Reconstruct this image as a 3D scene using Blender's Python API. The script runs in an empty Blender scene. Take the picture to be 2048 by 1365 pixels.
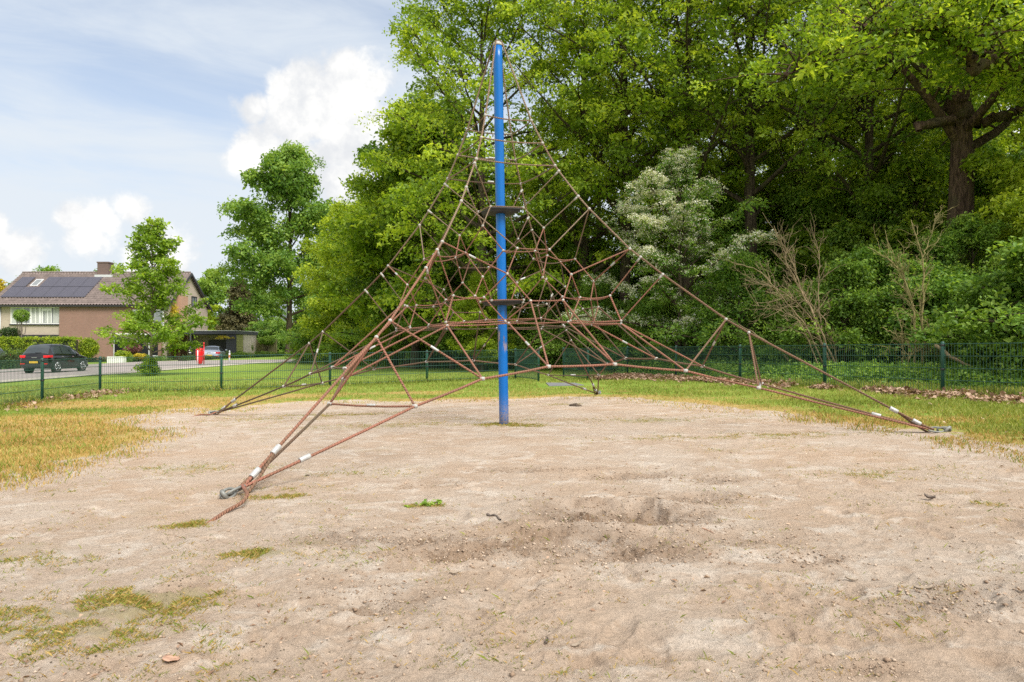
import bpy, bmesh, math, random, json
import numpy as np
from mathutils import Vector, Matrix
R_ = math.radians
scene = bpy.context.scene
COL = scene.collection
rng = np.random.default_rng(7)
random.seed(7)

# ------------------------------------------------------------------ camera, world, sun, exposure
F = 1365.333; EYE = 0.968; PITCH = 0.0084537
cam_d = bpy.data.cameras.new('camera'); cam_d.sensor_width = 36; cam_d.lens = 24.0
cam_d.clip_start = 0.05; cam_d.clip_end = 3000
cam = bpy.data.objects.new('camera', cam_d); COL.objects.link(cam)
cam.location = (0, 0, EYE); cam.rotation_euler = (math.pi / 2 + PITCH, 0, 0)
scene.camera = cam
scene.render.resolution_x = 1024; scene.render.resolution_y = 682
CAMP = np.array([0, 0, EYE]); FW = np.array([0, math.cos(PITCH), math.sin(PITCH)])
RT = np.array([1., 0, 0]); UP = np.array([0, -math.sin(PITCH), math.cos(PITCH)])
def ray(px, py): return FW + RT * (px - 1024) / F + UP * (682.5 - py) / F
def at(px, py, D): return CAMP + ray(px, py) * D

scene.view_settings.view_transform = 'Standard'; scene.view_settings.look = 'None'
scene.view_settings.exposure = 0.97; scene.view_settings.gamma = 1
scene.view_settings.use_curve_mapping = False
SUN = np.array([0.38, -0.50, 0.76]); SUN = SUN / np.linalg.norm(SUN)

world = bpy.data.worlds.new('World'); scene.world = world; world.use_nodes = True
nt = world.node_tree; nt.nodes.clear()
def N(nt, typ, **kw):
    n = nt.nodes.new(typ)
    for k, v in kw.items():
        if k.startswith('i_'):
            key = k[2:]
            n.inputs[int(key) if key.isdigit() else key.replace('_', ' ')].default_value = v
        else: setattr(n, k, v)
    return n
def L(nt, a, b): nt.links.new(a, b)
def mth(nt, op, a, b=None, clamp=False):
    n = nt.nodes.new('ShaderNodeMath'); n.operation = op; n.use_clamp = clamp
    for i, v in enumerate((a, b)):
        if v is None: continue
        if isinstance(v, (int, float)): n.inputs[i].default_value = v
        else: nt.links.new(v, n.inputs[i])
    return n.outputs[0]
def mrange(nt, v, a, b, c=0., d=1., smooth=True):
    n = nt.nodes.new('ShaderNodeMapRange'); n.interpolation_type = 'SMOOTHSTEP' if smooth else 'LINEAR'
    nt.links.new(v, n.inputs[0])
    for i, q in zip((1, 2, 3, 4), (a, b, c, d)): n.inputs[i].default_value = q
    return n.outputs[0]
def mixc(nt, fac, a, b, blend='MIX'):
    n = nt.nodes.new('ShaderNodeMix'); n.data_type = 'RGBA'; n.blend_type = blend
    for s, v in ((0, fac), (6, a), (7, b)):
        if isinstance(v, (int, float)): n.inputs[s].default_value = v
        elif isinstance(v, tuple): n.inputs[s].default_value = v if len(v) == 4 else (*v, 1)
        else: nt.links.new(v, n.inputs[s])
    return n.outputs[2]
def noise(nt, vec, scale, detail=4, rough=.55, dist=0):
    n = nt.nodes.new('ShaderNodeTexNoise'); n.inputs['Scale'].default_value = scale
    n.inputs['Detail'].default_value = detail; n.inputs['Roughness'].default_value = rough
    n.inputs['Distortion'].default_value = dist
    if vec is not None: nt.links.new(vec, n.inputs['Vector'])
    return n.outputs['Fac']

sky = N(nt, 'ShaderNodeTexSky', sky_type='NISHITA'); sky.sun_disc = False
sky.sun_elevation = math.asin(SUN[2]); sky.sun_rotation = math.atan2(SUN[0], SUN[1])
sky.air_density = 1.0; sky.dust_density = 1.2; sky.ozone_density = 2.0
tc = N(nt, 'ShaderNodeTexCoord'); DIR = tc.outputs['Generated']
def dirv(px, py):
    v = ray(px, py); return v / np.linalg.norm(v)
blobs = [(712, 190, 80), (640, 195, 84), (590, 240, 80), (680, 275, 95), (530, 300, 62), (600, 330, 80), (505, 215, 40), (560, 175, 36),
         (745, 175, 40), (690, 140, 40), (770, 290, 110), (690, 370, 70), (480, 320, 34),
         (205, 440, 50), (255, 415, 42), (150, 440, 36), (175, 470, 46), (30, 500, 60), (330, 520, 70), (-20, 470, 60)]
best = None
for x, y, r in [(a_, b_, c_ * 1.1) for a_, b_, c_ in blobs]:
    d = N(nt, 'ShaderNodeVectorMath', operation='DISTANCE'); L(nt, DIR, d.inputs[0]); c = dirv(x, y); d.inputs[1].default_value = tuple(c)
    rr = r / F * (1 / np.linalg.norm(ray(x, y)))
    v = mth(nt, 'SUBTRACT', 1.0, mth(nt, 'DIVIDE', d.outputs['Value'], float(rr)))
    best = v if best is None else mth(nt, 'MAXIMUM', best, v)
n1 = noise(nt, DIR, 16, 9, .62, .3)
n1b = noise(nt, DIR, 46, 6, .65, .2)
cv = mth(nt, 'ADD', mth(nt, 'ADD', best, mth(nt, 'MULTIPLY', mth(nt, 'SUBTRACT', n1, .5), 1.9)), mth(nt, 'MULTIPLY', mth(nt, 'SUBTRACT', n1b, .5), .38))
cum = mrange(nt, cv, -.02, .52)
# wide cover overhead and behind the viewer
dt = N(nt, 'ShaderNodeVectorMath', operation='DOT_PRODUCT'); L(nt, DIR, dt.inputs[0])
fv = np.array([-.25, 1, .35]); fv /= np.linalg.norm(fv); dt.inputs[1].default_value = tuple(fv)
outside = mrange(nt, dt.outputs['Value'], .86, .60)
n2 = noise(nt, DIR, 2.2, 7, .6, .4)
cover = mth(nt, 'MULTIPLY', mrange(nt, n2, .38, .52), outside)
# thin high veil, whiter towards the horizon
sep = N(nt, 'ShaderNodeSeparateXYZ'); L(nt, DIR, sep.inputs[0])
mp = N(nt, 'ShaderNodeMapping'); L(nt, DIR, mp.inputs[0]); mp.inputs['Scale'].default_value = (2.0, 2.0, 9.0); mp.inputs['Rotation'].default_value = (0, R_(6), 0)
n3 = noise(nt, mp.outputs[0], 1.6, 8, .58, .5)
low = mrange(nt, sep.outputs['Z'], .42, .08)
veil = mth(nt, 'MULTIPLY', mrange(nt, mth(nt, 'ADD', n3, mth(nt, 'MULTIPLY', low, .30)), .28, .76, .42, .97), 1.0)
skyc = N(nt, 'ShaderNodeVectorMath', operation='SCALE'); L(nt, sky.outputs[0], skyc.inputs[0]); skyc.inputs['Scale'].default_value = 0.095
base = mixc(nt, veil, skyc.outputs[0], (.41, .442, .475))
n4 = noise(nt, DIR, 9, 6, .55, .2)
shade = mrange(nt, mth(nt, 'ADD', mth(nt, 'ADD', n4, mth(nt, 'MULTIPLY', n1b, .35)), mth(nt, 'MULTIPLY', cv, .12)), .56, .86)
ccol = mixc(nt, shade, (.42, .43, .445), (.56, .555, .54))
c2 = mixc(nt, cover, base, (.66, .66, .66))
fin = mixc(nt, cum, c2, ccol)
bg = N(nt, 'ShaderNodeBackground'); L(nt, fin, bg.inputs['Color']); bg.inputs['Strength'].default_value = 1.0
wo = N(nt, 'ShaderNodeOutputWorld'); L(nt, bg.outputs[0], wo.inputs[0])

sl = bpy.data.lights.new('sun', 'SUN'); sl.energy = 2.7; sl.angle = R_(26); sl.color = (1, .955, .88)
so = bpy.data.objects.new('sun', sl); COL.objects.link(so)
so.rotation_euler = Vector((-SUN[0], -SUN[1], -SUN[2])).to_track_quat('-Z', 'Y').to_euler()
scene.cycles.max_bounces = 12; scene.cycles.diffuse_bounces = 9; scene.cycles.glossy_bounces = 2
scene.cycles.transmission_bounces = 10; scene.cycles.transparent_max_bounces = 6
try:
    scene.cycles.use_denoising = False; scene.cycles.denoiser = 'OPENIMAGEDENOISE'
except Exception: pass

# ------------------------------------------------------------------ naming helpers
def tag(o, label=None, cat=None, group=None, kind=None):
    if label: o['label'] = label
    if cat: o['category'] = cat
    if group: o['group'] = group
    if kind: o['kind'] = kind
    return o
def empty(name, loc=(0, 0, 0), rz=0, **kw):
    o = bpy.data.objects.new(name, None); COL.objects.link(o); o.location = loc; o.rotation_euler = (0, 0, rz)
    o.empty_display_size = .2
    return tag(o, **kw)
def link(name, me, mat=None, parent=None):
    o = bpy.data.objects.new(name, me); COL.objects.link(o)
    if mat is not None:
        for m in (mat if isinstance(mat, (list, tuple)) else [mat]): me.materials.append(m)
    if parent is not None: o.parent = parent
    return o
def np_mesh(name, V, Fc, tint=None, smooth=False, attrs=None):
    """V (n,3); Fc (m,k) faces all of k corners"""
    V = np.ascontiguousarray(V, dtype=np.float32); Fc = np.ascontiguousarray(Fc, dtype=np.int32)
    me = bpy.data.meshes.new(name); k = Fc.shape[1]
    me.vertices.add(len(V)); me.vertices.foreach_set('co', V.ravel())
    me.loops.add(Fc.size); me.loops.foreach_set('vertex_index', Fc.ravel())
    me.polygons.add(len(Fc)); me.polygons.foreach_set('loop_start', np.arange(0, Fc.size, k, dtype=np.int32))
    try: me.polygons.foreach_set('loop_total', np.full(len(Fc), k, dtype=np.int32))
    except Exception: pass
    if smooth: me.polygons.foreach_set('use_smooth', np.ones(len(Fc), dtype=bool))
    a = dict(attrs or {})
    if tint is not None: a['tint'] = tint
    for kk, vv in a.items():
        at_ = me.attributes.new(kk, 'FLOAT', 'POINT'); at_.data.foreach_set('value', np.ascontiguousarray(vv, dtype=np.float32))
    me.update(calc_edges=True)
    return me
class MB:
    """collects simple solids into one mesh"""
    def __init__(s): s.v = []; s.f = []; s.sm = []
    def add(s, vs, fs, smooth=False):
        b = len(s.v); s.v += [tuple(map(float, p)) for p in vs]; s.f += [tuple(i + b for i in f) for f in fs]; s.sm += [smooth] * len(fs); return s
    def box(s, lo, hi, bev=0):
        x0, y0, z0 = lo; x1, y1, z1 = hi
        if bev <= 0:
            return s.add([(x0, y0, z0), (x1, y0, z0), (x1, y1, z0), (x0, y1, z0), (x0, y0, z1), (x1, y0, z1), (x1, y1, z1), (x0, y1, z1)],
                         [(3, 2, 1, 0), (4, 5, 6, 7), (0, 1, 5, 4), (1, 2, 6, 5), (2, 3, 7, 6), (3, 0, 4, 7)])
        bm = bmesh.new(); bmesh.ops.create_cube(bm, size=1)
        for v in bm.verts: v.co = Vector(((x0 + x1) / 2 + v.co.x * (x1 - x0), (y0 + y1) / 2 + v.co.y * (y1 - y0), (z0 + z1) / 2 + v.co.z * (z1 - z0)))
        bmesh.ops.bevel(bm, geom=bm.edges[:] + bm.verts[:], offset=bev, segments=2, affect='EDGES', profile=.6)
        bm.verts.index_update(); s.add([v.co[:] for v in bm.verts], [[v.index for v in f.verts] for f in bm.faces]); bm.free(); return s
    def tube(s, pts, r, n=8, cap=True, smooth=True):
        P = [np.array(p, float) for p in pts]; m = len(P)
        rr = r if hasattr(r, '__len__') else [r] * m
        up = None; vs = []; fs = []
        for i in range(m):
            t = P[min(i + 1, m - 1)] - P[max(i - 1, 0)]; t = t / (np.linalg.norm(t) + 1e-9)
            if up is None:
                a = np.array([0, 0, 1.]) if abs(t[2]) < .9 else np.array([1., 0, 0])
                up = np.cross(t, a); up /= np.linalg.norm(up)
            else:
                up = up - t * (up @ t); up /= np.linalg.norm(up) + 1e-9
            w = np.cross(t, up)
            for j in range(n):
                q = 2 * math.pi * j / n; vs.append(P[i] + rr[i] * (math.cos(q) * up + math.sin(q) * w))
        for i in range(m - 1):
            for j in range(n): fs.append((i * n + j, i * n + (j + 1) % n, (i + 1) * n + (j + 1) % n, (i + 1) * n + j))
        s.add(vs, fs, smooth)
        if cap:
            b = len(s.v) - m * n
            s.f.append(tuple(b + j for j in range(n))[::-1]); s.sm.append(False)
            s.f.append(tuple(b + (m - 1) * n + j for j in range(n))); s.sm.append(False)
        return s
    def lathe(s, prof, n=24, origin=(0, 0, 0), smooth=True):
        """prof: (r, z) upward"""
        ox, oy, oz = origin; vs = []; fs = []
        for r, z in prof:
            for j in range(n):
                q = 2 * math.pi * j / n; vs.append((ox + r * math.cos(q), oy + r * math.sin(q), oz + z))
        for i in range(len(prof) - 1):
            for j in range(n): fs.append((i * n + j, i * n + (j + 1) % n, (i + 1) * n + (j + 1) % n, (i + 1) * n + j))
        s.add(vs, fs, smooth)
        b = len(s.v) - len(prof) * n
        s.f.append(tuple(b + j for j in range(n))[::-1]); s.sm.append(False)
        s.f.append(tuple(b + (len(prof) - 1) * n + j for j in range(n))); s.sm.append(False)
        return s
    def sphere(s, c, r, n=10, m=7, sq=(1, 1, 1)):
        vs = [(c[0], c[1], c[2] - r * sq[2])]; fs = []
        for i in range(1, m):
            a = -math.pi / 2 + math.pi * i / m
            for j in range(n):
                q = 2 * math.pi * j / n
                vs.append((c[0] + r * sq[0] * math.cos(a) * math.cos(q), c[1] + r * sq[1] * math.cos(a) * math.sin(q), c[2] + r * sq[2] * math.sin(a)))
        vs.append((c[0], c[1], c[2] + r * sq[2]))
        for j in range(n): fs.append((0, 1 + (j + 1) % n, 1 + j))
        for i in range(m - 2):
            for j in range(n): fs.append((1 + i * n + j, 1 + i * n + (j + 1) % n, 1 + (i + 1) * n + (j + 1) % n, 1 + (i + 1) * n + j))
        k = 1 + (m - 2) * n
        for j in range(n): fs.append((k + j, k + (j + 1) % n, len(vs) - 1))
        return s.add(vs, fs, True)
    def build(s, name, mat=None, parent=None):
        me = bpy.data.meshes.new(name); me.from_pydata(s.v, [], s.f); me.update()
        me.polygons.foreach_set('use_smooth', s.sm)
        return link(name, me, mat, parent)
def children(o): return [c for c in bpy.data.objects if c.parent == o]
KIDS = {}
def copy_tree(o, parent=None):
    c = o.copy(); COL.objects.link(c); c.parent = parent
    for k in children(o): copy_tree(k, c)
    return c

# ------------------------------------------------------------------ materials
def newmat(name):
    m = bpy.data.materials.new(name); m.use_nodes = True; t = m.node_tree; t.nodes.clear()
    out = N(t, 'ShaderNodeOutputMaterial'); b = N(t, 'ShaderNodeBsdfPrincipled'); L(t, b.outputs[0], out.inputs[0])
    return m, t, b, out
def simple(name, col, rough=.6, metal=0, var=.12, scale=8, spec=.5, bump=0, bscale=60):
    m, t, b, _ = newmat(name)
    tcn = N(t, 'ShaderNodeTexCoord'); nz = noise(t, tcn.outputs['Object'], scale, 5)
    v = mrange(t, nz, .3, .7, 1 - var, 1 + var, False)
    c = N(t, 'ShaderNodeVectorMath', operation='SCALE'); c.inputs[0].default_value = col; L(t, v, c.inputs['Scale'])
    L(t, c.outputs[0], b.inputs['Base Color'])
    b.inputs['Roughness'].default_value = rough; b.inputs['Metallic'].default_value = metal; b.inputs['Specular IOR Level'].default_value = spec
    if bump:
        bp = N(t, 'ShaderNodeBump'); bp.inputs['Strength'].default_value = bump; bp.inputs['Distance'].default_value = .01
        L(t, noise(t, tcn.outputs['Object'], bscale, 4), bp.inputs['Height']); L(t, bp.outputs[0], b.inputs['Normal'])
    return m
def leafmat(name, dark, mid, light, transl=.38, rough=.5):
    m, t, b, out = newmat(name)
    a = N(t, 'ShaderNodeAttribute', attribute_name='tint'); oi = N(t, 'ShaderNodeObjectInfo')
    v = mth(t, 'ADD', a.outputs['Fac'], mth(t, 'MULTIPLY', mth(t, 'SUBTRACT', oi.outputs['Random'], .5), .22))
    cr = N(t, 'ShaderNodeValToRGB'); L(t, v, cr.inputs[0])
    e = cr.color_ramp.elements; e[0].position = .1; e[0].color = (*dark, 1); e[1].position = .9; e[1].color = (*light, 1)
    q = cr.color_ramp.elements.new(.5); q.color = (*mid, 1)
    L(t, cr.outputs[0], b.inputs['Base Color']); b.inputs['Roughness'].default_value = rough; b.inputs['Specular IOR Level'].default_value = .35
    tr = N(t, 'ShaderNodeBsdfTranslucent')
    tcx = mixc(t, 1.0, cr.outputs[0], (1.25, 1.15, .55), 'MULTIPLY'); L(t, tcx, tr.inputs['Color'])
    mx = N(t, 'ShaderNodeMixShader'); mx.inputs[0].default_value = transl
    L(t, b.outputs[0], mx.inputs[1]); L(t, tr.outputs[0], mx.inputs[2]); L(t, mx.outputs[0], out.inputs[0])
    return m
M = {}
def barkmat(name, c1, c2):
    m, t, b, _ = newmat(name)
    tcn = N(t, 'ShaderNodeTexCoord'); mp = N(t, 'ShaderNodeMapping'); L(t, tcn.outputs['Object'], mp.inputs[0]); mp.inputs['Scale'].default_value = (1, 1, .16)
    fs = noise(t, mp.outputs[0], 16, 6, .65, .6); lg = noise(t, tcn.outputs['Object'], 1.6, 5)
    c = mixc(t, mrange(t, fs, .40, .60), (c1[0] * .35, c1[1] * .35, c1[2] * .35), c1); c = mixc(t, mrange(t, lg, .45, .7, 0, .7), c, c2)
    L(t, c, b.inputs['Base Color']); b.inputs['Roughness'].default_value = .95; b.inputs['Specular IOR Level'].default_value = .1
    bp = N(t, 'ShaderNodeBump'); bp.inputs['Strength'].default_value = 1; bp.inputs['Distance'].default_value = .05; L(t, fs, bp.inputs['Height']); L(t, bp.outputs[0], b.inputs['Normal'])
    return m
M['bark'] = barkmat('oak_bark', (.10, .075, .055), (.085, .085, .04))
M['bark_pale'] = simple('lime_bark', (.17, .14, .11), .9, var=.25, scale=6, bump=.6, bscale=25)  # paler brown bark for the street tree and garden stems
M['bark_big'] = barkmat('old_oak_bark', (.12, .078, .056), (.085, .075, .04))
M['deadwood'] = simple('dead_stems', (.27, .20, .115), .85, var=.3, scale=5)
M['mossy'] = simple('mossy_stems', (.24, .20, .08), .85, var=.3, scale=4)
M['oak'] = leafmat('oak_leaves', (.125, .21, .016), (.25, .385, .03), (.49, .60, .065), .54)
M['oak_dark'] = leafmat('shaded_oak_leaves', (.10, .185, .018), (.205, .335, .03), (.40, .52, .055), .52)  # oak leaves again, with shade put in as darker greens
M['beech'] = leafmat('yellow_green_leaves', (.17, .26, .018), (.31, .43, .03), (.50, .60, .06), .5)
M['plane'] = leafmat('mid_green_leaves', (.085, .18, .028), (.17, .31, .05), (.31, .45, .09), .48)
M['lime'] = leafmat('lime_leaves', (.13, .23, .02), (.26, .41, .04), (.44, .58, .08), .5)
M['shrub'] = leafmat('shrub_leaves', (.085, .18, .03), (.17, .32, .045), (.33, .48, .09), .48)
M['elder'] = leafmat('elder_leaves', (.10, .19, .028), (.19, .33, .045), (.34, .48, .08), .42)
M['conifer'] = leafmat('conifer_needles', (.05, .05, .02), (.10, .095, .035), (.17, .15, .06), .15, .7)
M['hedge'] = leafmat('hedge_leaves', (.14, .22, .015), (.28, .38, .02), (.45, .52, .04), .35)
M['hedge_dark'] = leafmat('dark_hedge_leaves', (.03, .06, .02), (.06, .11, .03), (.13, .20, .05), .25)
M['blossom'] = leafmat('hawthorn_blossom', (.42, .44, .30), (.62, .63, .50), (.80, .80, .70), .3)
M['purple'] = leafmat('purple_leaves', (.09, .03, .035), (.19, .07, .07), (.34, .18, .15), .3)
M['yellow'] = leafmat('golden_leaves', (.30, .24, .02), (.50, .40, .03), (.65, .55, .06), .35)
M['grass'] = leafmat('grass_blades', (.13, .17, .022), (.235, .285, .045), (.46, .45, .13), .4, .6)
M['straw'] = leafmat('dry_grass_blades', (.31, .205, .06), (.48, .33, .105), (.60, .46, .18), .3, .7)
M['litter'] = leafmat('dead_leaves', (.20, .12, .075), (.34, .22, .15), (.50, .36, .26), .15, .8)
M['steel'] = simple('galvanised_steel', (.21, .215, .20), .6, .35, var=.2, scale=30)
M['alu'] = simple('aluminium_ferrule', (.42, .42, .41), .5, .25, var=.2, scale=40)
M['knot'] = simple('grey_plastic_connector', (.36, .345, .32), .65, 0, var=.25, scale=40)
M['rubber'] = simple('black_rubber', (.022, .02, .019), .75, 0, var=.3, scale=10)
M['fence_green'] = simple('green_powder_coat', (.012, .065, .048), .45, 0, var=.15, scale=5)
M['fence_wire'] = simple('green_wire', (.02, .075, .055), .5, 0, var=.1, scale=5)
M['white'] = simple('white_paint', (.72, .72, .70), .5, var=.06)
M['black'] = simple('black_paint', (.02, .02, .024), .5, var=.2)
M['anthracite'] = simple('anthracite_boards', (.03, .032, .045), .6, var=.2)
M['red'] = simple('red_lacquer', (.62, .012, .016), .35, var=.08)
M['glass_dark'] = simple('dark_window_glass', (.02, .022, .026), .08, var=.3, scale=.6, spec=.8)
M['glass_pale'] = simple('curtained_glass', (.17, .185, .19), .15, var=.15, scale=4, spec=.8)
M['curtain'] = simple('curtain_cloth', (.42, .43, .41), .8, var=.2, scale=14)
M['wood_fence'] = simple('weathered_fence_wood', (.22, .20, .10), .85, var=.3, scale=3)
M['green_slats'] = simple('mossy_slats', (.30, .30, .09), .8, var=.2, scale=6)
M['lead'] = simple('lead_flashing', (.50, .51, .52), .6, var=.1)
M['carpaint'] = simple('black_car_paint', (.006, .006, .007), .07, 0, var=.05, spec=.6)
M['silver'] = simple('silver_car_paint', (.42, .46, .52), .22, .6, var=.04)
M['carglass'] = simple('car_glass', (.035, .045, .05), .08, 0, var=.1, spec=.5)
M['tyre'] = simple('tyre_rubber', (.02, .02, .02), .85, var=.2)
M['rim'] = simple('alloy_rim', (.45, .46, .47), .3, .8, var=.08)
M['tail'] = simple('red_lamp_glass', (.60, .012, .02), .15, 0, var=.1)
M['plate'] = simple('yellow_plate', (.62, .42, .03), .5, var=.05)
M['chrome'] = simple('chrome', (.6, .6, .62), .2, .9, var=.05)
M['road'] = simple('brick_paving', (.29, .25, .23), .85, var=.12, scale=1.2, bump=.3, bscale=20)
M['mat'] = simple('grey_rubber_mat', (.17, .17, .18), .85, var=.15, scale=6)
M['soil'] = simple('clod_soil', (.09, .065, .045), .95, var=.4, scale=20)
M['orange'] = simple('orange_paint', (.6, .22, .08), .5)

def brickmat(name, c1, c2, mortar, scale=1.0):
    m, t, b, _ = newmat(name)
    tcn = N(t, 'ShaderNodeTexCoord'); sp = N(t, 'ShaderNodeSeparateXYZ'); L(t, tcn.outputs['Object'], sp.inputs[0])
    cb = N(t, 'ShaderNodeCombineXYZ'); L(t, mth(t, 'ADD', sp.outputs[0], sp.outputs[1]), cb.inputs[0]); L(t, sp.outputs[2], cb.inputs[1])
    br = N(t, 'ShaderNodeTexBrick'); L(t, cb.outputs[0], br.inputs[0])
    br.inputs['Color1'].default_value = (*c1, 1); br.inputs['Color2'].default_value = (*c2, 1); br.inputs['Mortar'].default_value = (*mortar, 1)
    br.inputs['Scale'].default_value = scale; br.inputs['Brick Width'].default_value = .22; br.inputs['Row Height'].default_value = .0667
    br.inputs['Mortar Size'].default_value = .009; br.inputs['Bias'].default_value = -.1
    nz = noise(t, tcn.outputs['Object'], 1.1, 5)
    c = mixc(t, .35, br.outputs['Color'], mixc(t, nz, (.6, .6, .6), (1.3, 1.28, 1.25)), 'MULTIPLY')
    L(t, c, b.inputs['Base Color']); b.inputs['Roughness'].default_value = .9
    return m
M['brick_red'] = brickmat('pinkish_brick', (.27, .14, .105), (.22, .115, .085), (.26, .2, .17))
M['brick_cream'] = brickmat('cream_brick', (.47, .385, .31), (.40, .325, .26), (.34, .30, .26))
M['brick_orange'] = brickmat('salmon_brick', (.45, .24, .15), (.38, .2, .13), (.33, .26, .2))
M['brick_brown'] = brickmat('brown_brick', (.13, .085, .075), (.17, .10, .085), (.13, .11, .1))
M['tile'] = simple('concrete_roof_tiles', (.19, .15, .14), .85, var=.28, scale=2.5, bump=.3, bscale=14)
def solarmat():
    m, t, b, _ = newmat('solar_cells')
    tcn = N(t, 'ShaderNodeTexCoord'); br = N(t, 'ShaderNodeTexBrick'); L(t, tcn.outputs['Generated'], br.inputs[0])
    br.offset = 0; br.inputs['Color1'].default_value = (.035, .032, .05, 1); br.inputs['Color2'].default_value = (.045, .04, .06, 1)
    br.inputs['Mortar'].default_value = (.11, .11, .13, 1); br.inputs['Scale'].default_value = 1; br.inputs['Brick Width'].default_value = .1667; br.inputs['Row Height'].default_value = .1; br.inputs['Mortar Size'].default_value = .006
    L(t, br.outputs['Color'], b.inputs['Base Color']); b.inputs['Roughness'].default_value = .28
    return m
M['solar'] = solarmat()

# ------------------------------------------------------------------ terrain
def sstep(a, b, x):
    t = np.clip((np.asarray(x, float) - a) / (b - a), 0, 1); return t * t * (3 - 2 * t)
def gbase(x, y):
    x = np.asarray(x, float); y = np.asarray(y, float)
    z = .01886 * np.clip(x, -30, 12)
    s = sstep(38, 62, y)
    t = np.interp(x, [-70, -35, -20, 0, 30], [-.47, -.43, .12, .25, .3])
    return z * (1 - s) + t * s
def hashn(ix, iy, s):
    h = np.sin(ix * 127.1 + iy * 311.7 + s * 74.7) * 43758.5453
    return h - np.floor(h)
def vnoise(x, y, s=0):
    ix = np.floor(x); iy = np.floor(y); fx = x - ix; fy = y - iy
    fx = fx * fx * (3 - 2 * fx); fy = fy * fy * (3 - 2 * fy)
    a = hashn(ix, iy, s); b = hashn(ix + 1, iy, s); c = hashn(ix, iy + 1, s); d = hashn(ix + 1, iy + 1, s)
    return a + (b - a) * fx + (c - a) * fy + (a - b - c + d) * fx * fy
def fbm(x, y, s=0, o=4):
    r = 0; a = .5
    for i in range(o):
        r = r + a * (vnoise(x * 2 ** i + 17.3 * i, y * 2 ** i - 9.1 * i, s + i) - .5) * 2; a *= .5
    return r
def gpt(px, py, dz=0):
    """point where the line through a picture point meets the ground"""
    d = ray(px, py); t = 8.0
    for _ in range(60):
        p = CAMP + d * t; g = float(gbase(p[0], p[1])) + dz
        if d[2] >= -1e-4: break
        t = .5 * t + .5 * (g - EYE) / d[2]
    return CAMP + d * t
def gz(x, y): return float(gbase(x, y))

SANDPX = [(0, 962), (60, 945), (130, 925), (210, 905), (262, 880), (300, 868), (262, 856), (215, 850), (260, 835), (330, 825), (385, 818),
          (450, 823), (520, 811), (600, 806), (700, 803), (820, 805), (930, 801), (1030, 800), (1120, 797), (1200, 796), (1290, 800),
          (1380, 809), (1470, 820), (1560, 826), (1640, 840), (1720, 850), (1800, 858), (1880, 864), (1945, 874), (2000, 888), (2048, 905)]
SAND = [tuple(gpt(*p)[:2]) for p in SANDPX]
SAND = [(-9, -4), (-6.5, .5), (-4.6, 2.2)] + SAND + [(4.6, 4.6), (6.2, 3.2), (9, .5), (10, -4)]
def poly_sd(x, y, P):
    """signed distance, positive inside"""
    x = np.asarray(x, float); y = np.asarray(y, float); d = np.full(x.shape, 1e9); ins = np.zeros(x.shape, bool)
    n = len(P)
    for i in range(n):
        ax, ay = P[i]; bx, by = P[(i + 1) % n]; ex, ey = bx - ax, by - ay
        t = np.clip(((x - ax) * ex + (y - ay) * ey) / (ex * ex + ey * ey + 1e-12), 0, 1)
        d = np.minimum(d, np.hypot(x - ax - t * ex, y - ay - t * ey))
        c = ((ay > y) != (by > y)) & (x < (bx - ax) * (y - ay) / ((by - ay) if abs(by - ay) > 1e-9 else 1e-9) + ax)
        ins ^= c
    return np.where(ins, d, -d)
def sandmask(x, y):
    sd = poly_sd(x, y, SAND)
    return sstep(-.22, .22, sd + .34 * fbm(x * 1.4, y * 1.4, 3, 5) + .12 * fbm(x * 6, y * 6, 4, 3))
# weeds that straggle over the sand (picture spots and their spread in metres along x, y)
WEED = [(60, 1265, .55, .10, 1.0), (180, 1225, .5, .09, 1.0), (290, 1195, .25, .09, 1.3), (120, 1300, .5, .08, .6), (500, 1108, .28, .06, .9),
        (420, 1115, .4, .08, .35), (385, 1050, .15, .08, 1.0), (20, 1120, .5, .1, .5), (620, 980, .4, .1, .5), (560, 995, .2, .08, .9), (140, 983, .15, .05, .6),
        (700, 950, .4, .15, .3), (680, 830, 1.2, 0.25, 0.77), (800, 850, 1.6, 0.35, 0.67), (960, 840, 1.0, .3, .5), (1300, 840, 1.6, 0.4, 0.62),
        (1390, 875, 1.1, .2, .6), (1720, 940, .8, .25, .35), (1760, 950, .4, .12, .5), (1960, 1010, .45, .1, .5), (1880, 985, .2, .06, .4),
        (1500, 900, 1.0, .3, .3), (1100, 810, 1.4, .25, .5), (520, 840, 1.1, 0.3, 0.57), (350, 940, 0.9, 0.3, 0.5), (480, 1340, .25, .1, .6), (440, 1290, .25, .09, .5), (250, 1330, .3, .1, .3),
        (850, 1013, .10, .03, .9), (1040, 852, .35, .14, .9), (985, 850, .2, .1, .5), (1490, 1045, .25, .06, .35), (1000, 1240, .05, .03, .4), (320, 1165, .35, .1, .5), (90, 1190, .4, .1, .4), (1620, 870, .9, .2, .4)]
WG = [(gpt(a, b)[0], gpt(a, b)[1], c, d, e) for a, b, c, d, e in WEED]
def weedmask(x, y):
    w = np.zeros(np.shape(x))
    for cx, cy, sx, sy, s in WG:
        q = ((x - cx) / sx) ** 2 + ((y - cy) / sy) ** 2
        w = np.maximum(w, s * np.exp(-q * .8))
    n = fbm(x * 4, y * 4, 11, 4)
    w = np.maximum(w, .42 * sstep(.02, .38, fbm(x * 1.3 + 4, y * 2.1, 19, 4)) * (.35 + .65 * sstep(.5, -1.5, x)) * sstep(.5, 1.4, np.hypot(x, y)))
    return np.clip(w + .55 * n * (w > .02) - .08, 0, 1)
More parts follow.
